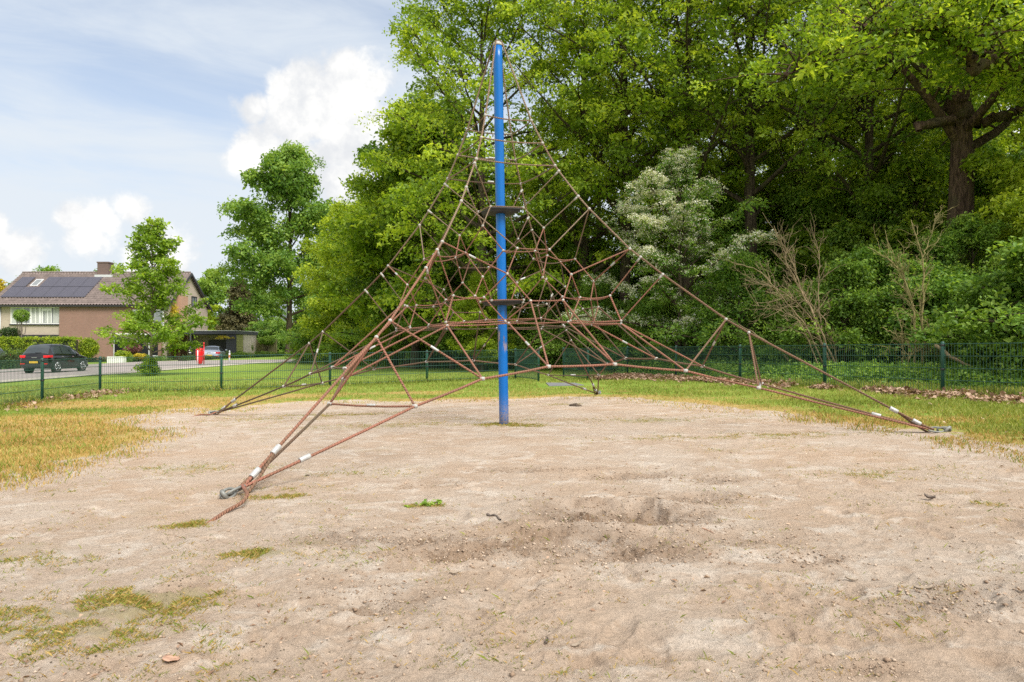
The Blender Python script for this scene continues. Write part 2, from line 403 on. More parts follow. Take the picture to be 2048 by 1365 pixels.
def drymask(x, y):
    m = np.zeros(np.shape(x))
    for px, py, sx, sy, s in [(60, 900, 2.4, 1.3, 1.3), (150, 850, 2.8, 1.4, 1.3), (20, 870, 2.7, 1.5, 1.3), (330, 810, 2.8, 1.2, 1.15), (480, 800, 2.6, 1.0, .8), (700, 793, 4, 1.0, .5),
                              (1780, 850, 1.6, .5, .7), (1650, 830, 1.5, .6, .35), (1950, 900, .8, .4, .4), (1500, 800, 3, .8, .25), (1100, 790, 4, .8, .3)]:
        c = gpt(px, py); m = np.maximum(m, s * np.exp(-(((x - c[0]) / sx) ** 2 + ((y - c[1]) / sy) ** 2)))
    sd = poly_sd(x, y, SAND); m = np.maximum(m, .62 * np.exp(-(sd / .55) ** 2))
    return np.clip(m + .5 * fbm(x * 1.3, y * 1.3, 23, 5) * (m > .05), 0, 1)
# dug-over places: pixel centre, radii (m), depth, roughness
PITS = [(1185, 1030, .42, .30, .085, 1), (1290, 1035, .35, .25, .05, .9), (1120, 1085, .5, .22, .03, 1), (910, 1110, .2, .13, .07, 1), (860, 1085, .28, .16, .02, .8),
        (1390, 1000, .3, .16, .03, .8), (1430, 962, .25, .12, .02, .5), (840, 970, .28, .14, .02, .4), (775, 1205, .20, .12, .03, .6), (1560, 775, .2, .1, .0, .0),
        (1900, 1210, .2, .12, .03, .6), (1980, 1215, .1, .08, .03, 0), (1790, 1195, .12, .08, .02, .2), (1625, 1118, .12, .08, .03, .9), (1960, 1190, .2, .1, .015, .5), (1730, 1340, .1, .05, .015, .5),
        (700, 1080, .3, .14, .012, .7), (1500, 1080, .3, .15, .015, .4), (1240, 1110, .4, .15, .02, .8), (370, 1175, .12, .05, .03, .3), (140, 1195, .16, .05, .02, .2),
        (1090, 940, .5, .1, .008, .5), (1250, 955, .35, .1, .01, .6)]
PG = [(gpt(a, b)[0], gpt(a, b)[1], c, d, e, f) for a, b, c, d, e, f in PITS]
foot = []
_r = np.random.default_rng(5)
for i in range(520):
    px = _r.uniform(-100, 2150); py = 690 + 650 * _r.uniform(.22, 1.0) ** .8
    g = gpt(px, py); foot.append((g[0], g[1], _r.uniform(.05, .15), _r.uniform(.03, .07), _r.uniform(0, math.pi), _r.uniform(.003, .013)))
def relief(x, y, sm):
    """height above the base plane and how freshly dug the sand is"""
    z = .011 * fbm(x * .7, y * .7, 1, 3) + .005 * fbm(x * 3.1, y * 3.1, 2, 3)
    dug = np.zeros(np.shape(x))
    near = np.hypot(x, y) < 9
    xs, ys = x[near], y[near]; zz = np.zeros(xs.shape); dd = np.zeros(xs.shape)
    wob = .55 * fbm(xs * 5, ys * 5, 9, 4)
    nz_ = fbm(xs * 5.5, ys * 7, 77, 4)
    for cx, cy, a, b, dep, ro in PG:
        q = np.sqrt(((xs - cx) / a) ** 2 + ((ys - cy) / b) ** 2) + wob
        dep *= .85; zz += -dep * np.exp(-(q * 1.25) ** 3 * .8) + dep * .32 * np.exp(-((q - 1.15) / .28) ** 2)
        dd = np.maximum(dd, ro * np.clip(1.5 - q, 0, 1) * np.clip(.75 + 1.3 * nz_, 0, 1.15))
    for cx, cy, a, b, th, dep in foot:
        k = (abs(xs - cx) < .35) & (abs(ys - cy) < .35)
        if not k.any(): continue
        u = (xs[k] - cx) * math.cos(th) + (ys[k] - cy) * math.sin(th); v = -(xs[k] - cx) * math.sin(th) + (ys[k] - cy) * math.cos(th)
        q = np.sqrt((u / a) ** 2 + (v / b) ** 2) + wob[k] * .6
        zz[k] += -dep * np.exp(-q ** 4) + dep * .5 * np.exp(-((q - 1.25) / .22) ** 2)
    zz += .018 * np.exp(-(np.hypot(xs + .098, ys - 8.439) / .22) ** 2)
    # crusty crumbs
    cr = fbm(xs * 14, ys * 14, 31, 3)
    crumb = np.clip(fbm(xs * 34, ys * 34, 37, 3), 0, 1)
    zz += dd * (.030 * cr + .055 * crumb + .02 * np.clip(fbm(xs * 60, ys * 60, 47, 2), 0, 1)) + .0045 * cr + .004 * crumb + .0035 * np.clip(fbm(xs * 13, ys * 16, 41, 4) - .12, 0, 1) * 3
    z[near] += zz; dug[near] = dd
    return z * (.25 + .75 * sm), dug

def make_ground():
    rr = [0.0, .15, .3, .5, .7, .85]
    r = 1.0
    while r < 5.5: rr.append(r); r *= 1.0042
    while r < 13: rr.append(r); r *= 1.0065
    while r < 60: rr.append(r); r *= 1.012
    while r < 1500: rr.append(r); r *= 1.06
    rr = np.array(rr); n1 = 720
    a_front = np.linspace(-R_(47), R_(47), n1)
    a_back = np.linspace(R_(47), R_(360 - 47), 60)[1:-1]
    ang = np.concatenate([a_front, a_back]); na = len(ang)
    rg, ag = np.meshgrid(rr[1:], ang, indexing='ij')
    X = rg * np.sin(ag); Y = rg * np.cos(ag)
    X = np.concatenate([[0], X.ravel()]); Y = np.concatenate([[0], Y.ravel()])
    sm = sandmask(X, Y); rel, dug = relief(X, Y, sm)
    # crisp fall-off of relief where houses and roads stand
    Z = gbase(X, Y) + rel * (1 - sstep(14, 24, np.hypot(X, Y)) * .6) + .035 * (1 - sm) * sstep(3, 5, np.hypot(X, Y)) * (1 - sstep(16, 22, Y))
    V = np.stack([X, Y, Z], 1)
    nr = len(rr) - 1
    i = np.arange(nr - 1)[:, None] * na; j = np.arange(na)[None, :]; jn = (j + 1) % na
    q = np.stack([1 + i + j, 1 + i + jn, 1 + i + na + jn, 1 + i + na + j], -1).reshape(-1, 4)[:, ::-1]
    # inner fan kept as thin quads
    q0 = np.stack([np.zeros(na // 2, int), 1 + (np.arange(0, na - 1, 2)[:na // 2] + 2) % na, 1 + (np.arange(0, na - 1, 2)[:na // 2] + 1) % na, 1 + np.arange(0, na - 1, 2)[:na // 2]], 1)
    me = np_mesh('ground', V, np.concatenate([q, q0]), smooth=True,
                 attrs={'sand': sm, 'dry': drymask(X, Y), 'dug': dug, 'weed': weedmask(X, Y) * sm})
    m, t, b, out = newmat('sandy_ground')
    geo = N(t, 'ShaderNodeNewGeometry'); P = geo.outputs['Position']
    A = {k: N(t, 'ShaderNodeAttribute', attribute_name=k).outputs['Fac'] for k in ('sand', 'dry', 'dug', 'weed')}
    # sand
    nA = noise(t, P, 1.3, 6, .6, .3); nB = noise(t, P, 7, 7, .62, .4); nC = noise(t, P, 55, 5, .7); nD = noise(t, P, 260, 3, .8)
    mpx = N(t, 'ShaderNodeMapping'); L(t, P, mpx.inputs[0]); mpx.inputs['Scale'].default_value = (1, 1.3, 1); mpx.inputs['Rotation'].default_value = (0, 0, .35)
    nE = noise(t, mpx.outputs[0], 3.2, 8, .65, .8)
    s1 = mixc(t, mrange(t, nA, .35, .65), (.55, .45, .36), (.50, .375, .275))
    s2 = mixc(t, mrange(t, nE, .48, .66), s1, (.64, .55, .46))
    s3 = mixc(t, mrange(t, nB, .47, .30, 0, .75), s2, (.46, .34, .245))
    s4 = mixc(t, mth(t, 'MULTIPLY', A['dug'], mrange(t, nC, .25, .62, .15, 1.0)), s3, (.215, .14, .088))
    warm = noise(t, P, .55, 3); s4 = mixc(t, mrange(t, warm, .45, .7, 0, .6), s4, mixc(t, .6, s4, (.56, .39, .26)))
    g = mrange(t, nD, .3, .7, .70, 1.05, False); g2 = mrange(t, nC, .3, .7, .80, 1.14, False)
    sc = N(t, 'ShaderNodeVectorMath', operation='SCALE'); L(t, s4, sc.inputs[0]); L(t, mth(t, 'MULTIPLY', g, g2), sc.inputs['Scale'])
    # specks of humus and thin moss
    vo = N(t, 'ShaderNodeTexVoronoi'); L(t, P, vo.inputs['Vector']); vo.inputs['Scale'].default_value = 41
    spk = mth(t, 'MULTIPLY', mrange(t, vo.outputs['Distance'], .22, .10), mrange(t, noise(t, P, 3.0, 4), .46, .62))
    sand_c = mixc(t, spk, sc.outputs[0], (.10, .075, .05))
    wd = mrange(t, mth(t, 'ADD', A['weed'], mth(t, 'MULTIPLY', mth(t, 'SUBTRACT', nC, .5), .9)), .35, .95, 0, .42)
    sand_c = mixc(t, wd, sand_c, mixc(t, nB, (.24, .20, .075), (.20, .235, .07)))
    # turf
    gA = noise(t, P, .35, 5, .6); gB = noise(t, P, 5, 6, .65); gC = noise(t, P, 60, 4, .7)
    turf = mixc(t, mrange(t, gA, .35, .65), (.15, .245, .027), (.22, .31, .05))
    turf = mixc(t, mrange(t, gB, .45, .65, 0, .6), turf, (.31, .36, .07))
    turf = mixc(t, mrange(t, gC, .5, .3, 0, .6), turf, (.09, .15, .02))
    dryc = mixc(t, mrange(t, gB, .35, .65), (.46, .33, .12), (.36, .27, .09))
    dm = mrange(t, mth(t, 'ADD', A['dry'], mth(t, 'MULTIPLY', mth(t, 'SUBTRACT', gB, .5), 1.1)), .22, .62)
    turf = mixc(t, dm, turf, dryc)
    sm_ = mrange(t, mth(t, 'ADD', A['sand'], mth(t, 'MULTIPLY', mth(t, 'SUBTRACT', noise(t, P, 9, 6, .7), .5), 1.1)), .38, .62)
    L(t, mixc(t, sm_, turf, sand_c), b.inputs['Base Color']); b.inputs['Roughness'].default_value = .95; b.inputs['Specular IOR Level'].default_value = .15
    hh = mth(t, 'ADD', mth(t, 'MULTIPLY', nC, 1.0), mth(t, 'MULTIPLY', nD, .5)); hh = mth(t, 'ADD', hh, mth(t, 'MULTIPLY', nE, 1.6))
    bp = N(t, 'ShaderNodeBump'); bp.inputs['Strength'].default_value = 1.0; bp.inputs['Distance'].default_value = .016
    L(t, hh, bp.inputs['Height']); L(t, bp.outputs[0], b.inputs['Normal'])
    o = link('ground', me, m); tag(o, kind='structure'); return o
make_ground()
def gsurf(x, y):
    """height of the modelled ground incl. relief (arrays)"""
    x = np.atleast_1d(np.asarray(x, float)); y = np.atleast_1d(np.asarray(y, float)); sm = sandmask(x, y); rel, _ = relief(x, y, sm)
    r = np.hypot(x, y)
    return gbase(x, y) + rel * (1 - sstep(14, 24, r) * .6) + .035 * (1 - sm) * sstep(3, 5, r) * (1 - sstep(16, 22, y))

def sheet(name, P, dz, mat, kind='structure', step=1.2):
    """flat sheet following the ground inside a strip given by two matching edges"""
    A, B = P; n = 60; V = []; Fc = []
    def resamp(C, n):
        C = np.array(C, float); d = np.r_[0, np.cumsum(np.hypot(*(C[1:] - C[:-1]).T))]; s = np.linspace(0, d[-1], n)
        return np.stack([np.interp(s, d, C[:, 0]), np.interp(s, d, C[:, 1])], 1)
    a, b = resamp(A, n), resamp(B, n); m = 9
    G = a[:, None] + (b - a)[:, None] * np.linspace(0, 1, m)[None, :, None]
    Z = gbase(G[..., 0], G[..., 1]) + dz
    V = np.concatenate([G, Z[..., None]], -1).reshape(-1, 3)
    i = np.arange(n - 1)[:, None] * m; j = np.arange(m - 1)[None, :]
    q = np.stack([i + j, i + j + 1, i + m + j + 1, i + m + j], -1).reshape(-1, 4)
    me = np_mesh(name, V, q); o = link(name, me, mat)
    if kind: tag(o, kind=kind)
    return o
near_e = [gpt(*p)[:2] for p in [(-250, 788), (-100, 775), (0, 766), (130, 756), (260, 747), (360, 739), (440, 733)]]
far_e = [gpt(*p)[:2] for p in [(-330, 752), (-160, 747), (0, 741), (110, 735), (200, 729), (280, 725), (365, 722.5)]]
sheet('road', (near_e, far_e), .045, M['road'])
sheet('path', ([gpt(*p)[:2] for p in [(440, 733), (500, 728.5), (560, 726), (610, 723.5)]], [gpt(*p)[:2] for p in [(365, 722.5), (450, 722), (560, 721), (606, 720)]]), .049, M['road'])
def kerb():
    mb = MB()
    C = [gpt(*p) for p in [(-250, 788), (-100, 775), (0, 766), (130, 756), (260, 747), (360, 739), (440, 733), (500, 728.5), (560, 726)]]
    mb.tube([(p[0] + .07, p[1], gz(p[0], p[1]) + .03) for p in C], .07, 4, smooth=False)
    o = mb.build('kerb', simple('concrete_kerb', (.42, .38, .34), .9)); tag(o, kind='structure')
kerb()
# grey rubber mat in the gateway
def gate_mat():
    c = [gpt(*p) for p in [(1092, 769.5), (1150, 770), (1168, 774.5), (1098, 776)]]
    mb = MB(); vs = [(p[0], p[1], gz(p[0], p[1]) + .05) for p in c] + [(p[0], p[1], gz(p[0], p[1]) - .02) for p in c]
    mb.add(vs, [(0, 3, 2, 1), (0, 1, 5, 4), (1, 2, 6, 5), (2, 3, 7, 6), (3, 0, 4, 7)])
    tag(mb.build('rubber_mat', M['mat']), 'flat grey rubber mat lying in the grass before the fence opening', 'mat')
gate_mat()

# ------------------------------------------------------------------ foliage tools
def leaves(C, Rr, Nn, per, size, seed=0, thick=.22, droop=.25, flat=.55, tintvar=.35, aspect=.55, sp_tint=None):
    """clusters of small folded leaves: centres C, radii Rr, plane normals Nn"""
    g = np.random.default_rng(seed); n = len(C); Rr = np.broadcast_to(np.asarray(Rr, float), (n,))
    idx = np.repeat(np.arange(n), per); m = len(idx)
    a = np.cross(Nn, np.array([.3, .9, .1])); a /= np.linalg.norm(a, axis=1)[:, None] + 1e-9; b = np.cross(Nn, a)
    rho = np.sqrt(g.random(m)) ; th = g.random(m) * 2 * math.pi
    lob = 1 + .35 * np.sin(th * 3 + idx * 1.7) + .2 * np.sin(th * 5 + idx)
    rad = rho * Rr[idx] * lob
    P = C[idx] + a[idx] * (rad * np.cos(th))[:, None] + b[idx] * (rad * np.sin(th))[:, None] + Nn[idx] * (g.normal(0, thick, m) * Rr[idx] - droop * rho ** 2 * Rr[idx])[:, None]
    nn = Nn[idx] * flat + g.normal(0, .55, (m, 3)); nn /= np.linalg.norm(nn, axis=1)[:, None]
    t = g.normal(0, 1, (m, 3)); t[:, 2] -= .35; t -= nn * (t * nn).sum(1)[:, None]; t /= np.linalg.norm(t, axis=1)[:, None] + 1e-9
    w = np.cross(nn, t); s = size * g.uniform(.6, 1.25, m) * g.uniform(.65, 1.45, n)[idx]
    V = np.empty((m, 4, 3)); fold = .16
    V[:, 0] = P; V[:, 2] = P + t * s[:, None]
    mid = P + t * (s * .52)[:, None] + nn * (s * fold)[:, None]
    V[:, 1] = mid + w * (s * aspect * .5)[:, None]; V[:, 3] = mid - w * (s * aspect * .5)[:, None]
    V[:, 2] -= nn * (s * .05)[:, None]
    base = np.arange(m)[:, None] * 4
    Fc = np.concatenate([base + np.array([[0, 1, 2]]), base + np.array([[0, 2, 3]])], 1).reshape(-1, 3)
    st = g.random(n) if sp_tint is None else sp_tint
    tint = np.clip(.48 + (st[idx] - .5) * .85 + g.normal(0, tintvar * .5, m), 0, 1)
    return V.reshape(-1, 3), Fc, np.repeat(tint, 4)
def tubes_np(paths, sides=5):
    """paths: list of (pts (k,3), radii (k,)) -> verts, quads"""
    VV = []; FF = []; o = 0
    for P, r in paths:
        P = np.asarray(P, float); k = len(P); T = np.gradient(P, axis=0); T /= np.linalg.norm(T, axis=1)[:, None] + 1e-9
        ref = np.array([.31, .17, .93]) if abs(T[0, 2]) < .8 else np.array([.9, .1, .2])
        A = np.cross(T, ref); A /= np.linalg.norm(A, axis=1)[:, None] + 1e-9; B = np.cross(T, A)
        th = np.arange(sides) * 2 * math.pi / sides
        ring = P[:, None] + np.asarray(r)[:, None, None] * (A[:, None] * np.cos(th)[None, :, None] + B[:, None] * np.sin(th)[None, :, None])
        VV.append(ring.reshape(-1, 3)); i = np.arange(k - 1)[:, None] * sides; j = np.arange(sides)[None, :]; jn = (j + 1) % sides
        FF.append(np.stack([i + j, i + jn, i + sides + jn, i + sides + j], -1).reshape(-1, 4) + o); o += k * sides
    return np.concatenate(VV), np.concatenate(FF)
def bez(p0, p1, p2, k, g, wob):
    t = np.linspace(0, 1, k)[:, None]; P = (1 - t) ** 2 * p0 + 2 * t * (1 - t) * p1 + t * t * p2
    w = g.normal(0, wob, (k, 3)); w = np.cumsum(w, 0) * .5; w -= t * w[-1]; w[0] = 0
    return P + w
def tree_geo(seed, H, R, h0, tr, n_limb=22, n_sub=8, per=90, leaf=.14, spray=.75, env='oak', droop=.25, extra=None, top_open=0, sides=7, thin=1.0, flat=.55, density=1.0, rvar=(.72, 1.08), upow=.95):
    g = np.random.default_rng(seed)
    paths = []; k = 14
    tz = np.linspace(0, H * .9, k); wob = np.cumsum(g.normal(0, .02 * H / 12, (k, 2)), 0); wob -= wob[0]
    trunk = np.stack([wob[:, 0], wob[:, 1], tz], 1)
    rad = tr * (1 - .86 * (tz / (H * .9)) ** .9); rad[0] *= 1.35; rad[1] *= 1.05
    paths.append((trunk, rad))
    def envr(t):
        t = np.clip(t, 0, 1)
        if env == 'oak': return R * np.sin(math.pi * (.14 + .82 * t)) ** .65
        if env == 'cone': return R * (1 - t) ** .75 * min(1, .35 + t * 4)
        if env == 'lime': return R * (.12 + .88 * (1 - t) ** .85) * min(1, .72 + t * 2.5)
        if env == 'pear': return R * np.sin(math.pi * (.22 + .75 * t)) ** .8
        return R
    C = []; Rr = []; Nn = []; gold = 2.39996
    for i in range(n_limb):
        u = (i + .5) / n_limb; zs = h0 * .75 + (H * .86 - h0 * .75) * u ** upow
        p0 = np.array([np.interp(zs, tz, trunk[:, 0]), np.interp(zs, tz, trunk[:, 1]), zs]); r0 = np.interp(zs, tz, rad)
        az = i * gold + g.normal(0, .3)
        ze = h0 + (H - h0) * (u ** (upow * .95)) + (H - h0) * g.uniform(-.02, .16); ze = min(ze, H)
        rr = envr((ze - h0) / (H - h0)) * g.uniform(*rvar)
        d = np.array([math.cos(az), math.sin(az), 0])
        p2 = p0 * np.array([1, 1, 0]) + d * rr + np.array([0, 0, ze]); p1 = p0 + d * rr * .45 + np.array([0, 0, (ze - zs) * g.uniform(.1, .7) + .02 * H])
        LP = bez(p0, p1, p2, 9, g, .05 * rr * .35); lr = np.linspace(max(r0 * .52, .03), .018, 9)
        paths.append((LP, lr * thin))
        ll = np.linalg.norm(p2 - p0)
        for s in range(n_sub):
            v = .22 + .78 * (s + g.random()) / n_sub; q = LP[min(int(v * 8), 7)] * (1 - (v * 8) % 1) + LP[min(int(v * 8) + 1, 8)] * ((v * 8) % 1)
            T = LP[min(int(v * 8) + 1, 8)] - LP[min(int(v * 8), 7)]; T /= np.linalg.norm(T) + 1e-9
            sd = np.cross(T, [0, 0, 1]); sd /= np.linalg.norm(sd) + 1e-9
            dd = T * .55 + sd * (1 if s % 2 else -1) * g.uniform(.5, 1.1) + np.array([0, 0, g.uniform(-.35, .55)]); dd /= np.linalg.norm(dd)
            sl_ = ll * g.uniform(.22, .42) * (1.15 - .6 * v)
            e = q + dd * sl_ + np.array([0, 0, -droop * .15 * sl_])
            SP = bez(q, (q + e) / 2 + np.array([0, 0, .12 * sl_]), e, 5, g, .03 * sl_)
            paths.append((SP, np.linspace(max(.012, .3 * np.interp(v, [0, 1], [lr[0], .05])), .008, 5) * thin))
            for c_ in ([SP[4], SP[2]] if density >= 1 else [SP[4]]):
                C.append(c_ + g.normal(0, .12, 3) * spray); Rr.append(spray * g.uniform(.6, 1.2)); 
                nv = np.array([dd[0] * .35, dd[1] * .35, 1]) + g.normal(0, .22, 3); Nn.append(nv / np.linalg.norm(nv))
        C.append(LP[-1]); Rr.append(spray); Nn.append(np.array([0, 0, 1.]))
    for i in range(6):
        C.append(trunk[-1] + g.normal(0, .35, 3) * spray * 1.3); Rr.append(spray * .8); Nn.append(np.array([0, 0, 1.]))
    C = np.array(C); Rr = np.array(Rr); Nn = np.array(Nn)
    if extra is not None: paths += extra
    W = tubes_np(paths, sides)
    LV = leaves(C, Rr, Nn, per, leaf, seed + 1, droop=droop, flat=flat)
    return W, LV
TREEMESH = {}
def tree_mesh(key, **kw):
    if key not in TREEMESH:
        W, LV = tree_geo(**kw)
        TREEMESH[key] = (np_mesh('trunk', W[0], W[1], smooth=True), np_mesh('crown', LV[0], LV[1], tint=LV[2]))
    return TREEMESH[key]
def plant(key, name, loc, rz, sc, bark, leafm, label, cat='tree', group=None, parts=('trunk', 'crown'), zs=None, **kw):
    new = key not in TREEMESH
    a, b = tree_mesh(key, **kw)
    if new: a.materials.append(bark); b.materials.append(leafm)
    root = empty(name, loc, rz, label=label, cat=cat, group=group); root.scale = (sc, sc, zs or sc)
    for nm, me, mt in ((parts[0], a, bark), (parts[1], b, leafm)):
        o = bpy.data.objects.new(nm, me); COL.objects.link(o); o.parent = root
        o.material_slots[0].link = 'OBJECT'; o.material_slots[0].material = mt
    return root

# ------------------------------------------------------------------ climbing pyramid
NODES = json.loads('''{"base":[-0.098,8.439,-0.002],"top":[-0.178,8.439,4.715],"anc_A":[-1.836,4.653,-0.035],"anc_B":[4.268,6.97,0.08],"anc_C":[1.621,12.934,0.03],"anc_D":[-4.535,10.545,-0.086],"e1_A":[-0.316,8.096,3.722],"e1_B":[0.235,8.306,3.729],"e1_C":[-0.01,8.846,3.73],"e1_D":[-0.566,8.63,3.721],"e2_A":[-0.359,7.984,3.422],"e2_B":[0.37,8.263,3.439],"e2_C":[0.046,8.979,3.431],"e2_D":[-0.691,8.692,3.415],"e3_A":[-0.412,7.86,3.136],"e3_B":[0.519,8.215,3.153],"e3_C":[0.117,9.126,3.152],"e3_D":[-0.828,8.761,3.129],"e4_A":[-0.43,7.824,3.077],"e4_B":[0.563,8.2,3.083],"e4_C":[0.132,9.169,3.074],"e4_D":[-0.864,8.781,3.063],"e5_A":[-0.512,7.631,2.755],"e5_B":[0.79,8.126,2.763],"e5_C":[0.225,9.398,2.752],"e5_D":[-1.086,8.888,2.74],"e6_A":[-0.559,7.524,2.577],"e6_B":[0.916,8.084,2.605],"e6_C":[0.277,9.525,2.599],"e6_D":[-1.212,8.948,2.566],"e7_A":[-0.729,7.135,2.067],"e7_B":[1.371,7.933,2.107],"e7_C":[0.457,9.987,2.094],"e7_D":[-1.663,9.164,2.055],"e8_A":[-0.772,7.039,1.968],"e8_B":[1.488,7.896,2.006],"e8_C":[0.506,10.101,1.975],"e8_D":[-1.765,9.218,1.955],"e9_A":[-0.862,6.833,1.757],"e9_B":[1.727,7.816,1.796],"e9_C":[0.607,10.345,1.764],"e9_D":[-2.004,9.332,1.741],"e10_A":[-1.118,6.266,1.208],"e10_B":[2.382,7.596,1.273],"e10_C":[0.872,11.019,1.237],"e10_D":[-2.673,9.648,1.18],"e11_A":[-1.206,6.07,1.053],"e11_B":[2.609,7.52,1.124],"e11_C":[0.969,11.251,1.077],"e11_D":[-2.898,9.756,1.018],"I_A":[-0.344,7.985,2.386],"I_B":[0.385,8.263,2.409],"I_C":[0.079,8.978,2.39],"I_D":[-0.667,8.691,2.387],"S_A":[-0.344,8.005,1.79],"S_B":[0.372,8.27,1.811],"S_C":[0.068,8.954,1.81],"S_D":[-0.63,8.681,1.783],"T_A":[-0.423,7.805,1.548],"T_B":[0.606,8.193,1.569],"T_C":[0.148,9.192,1.568],"T_D":[-0.87,8.792,1.535],"R_A":[-0.633,7.334,1.519],"R_B":[1.151,8.01,1.568],"R_C":[0.367,9.75,1.554],"R_D":[-1.42,9.053,1.516],"W_A":[-0.701,7.221,1.23],"W_B":[1.272,7.966,1.272],"W_C":[0.445,9.885,1.258],"W_D":[-1.544,9.116,1.21],"U_A":[-0.685,7.226,1.191],"U_B":[1.273,7.968,1.237],"U_C":[0.428,9.879,1.227],"U_D":[-1.543,9.113,1.182],"F_A":[-0.259,8.198,2.658],"F_B":[0.141,8.346,2.673],"F_C":[-0.034,8.725,2.669],"F_D":[-0.418,8.573,2.666],"G_A":[-0.246,8.204,1.527],"G_B":[0.144,8.348,1.543],"G_C":[-0.017,8.718,1.536],"G_D":[-0.396,8.57,1.529],"Z_A":[-0.309,8.026,1.286],"Z_B":[0.354,8.279,1.314],"Z_C":[0.067,8.929,1.301],"Z_D":[-0.606,8.668,1.289],"P1_AB":[-0.829,5.84,0.46],"P1_BA":[2.574,7.133,0.54],"P1_BC":[2.886,7.9,0.54],"P1_CB":[1.427,11.227,0.507],"P1_CD":[0.611,11.558,0.491],"P1_DC":[-2.843,10.225,0.429],"P1_DA":[-3.157,9.458,0.421],"P1_AD":[-1.646,6.171,0.453],"P2_AB":[-0.272,6.302,0.673],"P2_BA":[1.802,7.092,0.719],"P2_BC":[2.351,8.426,0.728],"P2_CB":[1.457,10.458,0.705],"P2_CD":[0.057,11.034,0.681],"P2_DC":[-2.067,10.22,0.634],"P2_DA":[-2.619,8.886,0.618],"P2_AD":[-1.698,6.878,0.643],"P3_AB":[0.358,6.691,0.775],"P3_BA":[1.046,6.951,0.79],"P3_BC":[1.905,9.035,0.813],"P3_CB":[1.613,9.706,0.805],"P3_CD":[-0.6,10.605,0.756],"P3_DC":[-1.292,10.337,0.741],"P3_DA":[-2.165,8.253,0.721],"P3_AD":[-1.858,7.591,0.728],"K_AB":[0.058,7.627,2.07],"K_BA":[0.427,7.77,2.075],"K_BC":[0.802,8.682,2.086],"K_CB":[0.644,9.049,2.091],"K_CD":[-0.325,9.442,2.066],"K_DC":[-0.719,9.295,2.042],"K_DA":[-1.079,8.383,2.044],"K_AD":[-0.92,8.021,2.051],"J_AB":[-0.102,7.944,2.088],"J_BA":[0.273,8.085,2.102],"J_BC":[0.438,8.502,2.107],"J_CB":[0.279,8.864,2.109],"J_CD":[-0.166,9.044,2.094],"J_DC":[-0.544,8.899,2.099],"J_DA":[-0.7,8.482,2.075],"J_AD":[-0.556,8.124,2.086],"N_AB":[-0.052,7.435,1.764],"N_BA":[0.67,7.708,1.785],"N_BC":[1.03,8.587,1.793],"N_CB":[0.72,9.29,1.789],"N_CD":[-0.215,9.669,1.776],"N_DC":[-0.939,9.388,1.754],"N_DA":[-1.305,8.509,1.742],"N_AD":[-0.988,7.814,1.753],"M_AB":[0.201,7.367,1.465],"M_BA":[0.562,7.505,1.48],"M_BC":[1.117,8.839,1.483],"M_CB":[0.957,9.194,1.477],"M_CD":[-0.458,9.769,1.462],"M_DC":[-0.826,9.627,1.455],"M_DA":[-1.381,8.294,1.439],"M_AD":[-1.219,7.943,1.44],"Q_AB":[-0.308,7.501,1.512],"Q_BA":[0.788,7.914,1.542],"Q_BC":[0.961,8.328,1.548],"Q_CB":[0.479,9.392,1.557],"Q_CD":[0.035,9.571,1.522],"Q_DC":[-1.051,9.144,1.504],"Q_DA":[-1.224,8.731,1.501],"Q_AD":[-0.744,7.68,1.494],"X_AB":[-0.073,7.455,1.247],"X_BA":[0.66,7.735,1.266],"X_BC":[1.026,8.564,1.279],"X_CB":[0.698,9.285,1.262],"X_CD":[-0.183,9.643,1.245],"X_DC":[-0.928,9.355,1.231],"X_DA":[-1.277,8.525,1.221],"X_AD":[-0.948,7.813,1.22],"Y_AB":[-0.036,7.468,1.225],"Y_BA":[0.636,7.723,1.248],"Y_BC":[1.004,8.596,1.246],"Y_CB":[0.712,9.254,1.241],"Y_CD":[-0.214,9.63,1.229],"Y_DC":[-0.894,9.366,1.211],"Y_DA":[-1.263,8.494,1.198],"Y_AD":[-0.96,7.844,1.201]}''')
ND = {k: np.array(v) for k, v in NODES.items()}
NXT = {'A': 'B', 'B': 'C', 'C': 'D', 'D': 'A'}; PRV = {v: k for k, v in NXT.items()}
def ropemat(name, c1, c2, c3):
    m, t, b, _ = newmat(name)
    tcn = N(t, 'ShaderNodeTexCoord'); P = tcn.outputs['Object']
    nz = noise(t, P, 1.7, 4); c = mixc(t, mrange(t, nz, .35, .65), c1, c2)
    n2 = noise(t, P, 14, 5); c = mixc(t, mrange(t, n2, .5, .75, 0, .6), c, c3)
    L(t, c, b.inputs['Base Color']); b.inputs['Roughness'].default_value = .85; b.inputs['Specular IOR Level'].default_value = .2
    a = N(t, 'ShaderNodeAttribute', attribute_name='lay')
    s = mth(t, 'SINE', a.outputs['Fac'])
    bp = N(t, 'ShaderNodeBump'); bp.inputs['Strength'].default_value = 1; bp.inputs['Distance'].default_value = .004
    L(t, s, bp.inputs['Height']); L(t, bp.outputs[0], b.inputs['Normal'])
    return m
M['rope'] = ropemat('red_brown_rope', (.33, .15, .105), (.25, .13, .085), (.18, .125, .08))
M['rope_tan'] = ropemat('weathered_tan_rope', (.29, .22, .15), (.25, .165, .115), (.20, .165, .11))
M['rope_olive'] = ropemat('painted_shade_rope', (.14, .105, .07), (.17, .10, .07), (.10, .09, .05))  # far-side ropes get a darker olive, shade put into the colour
M['rope_brown'] = ropemat('brown_dusty_rope', (.22, .13, .085), (.18, .115, .075), (.16, .125, .08))
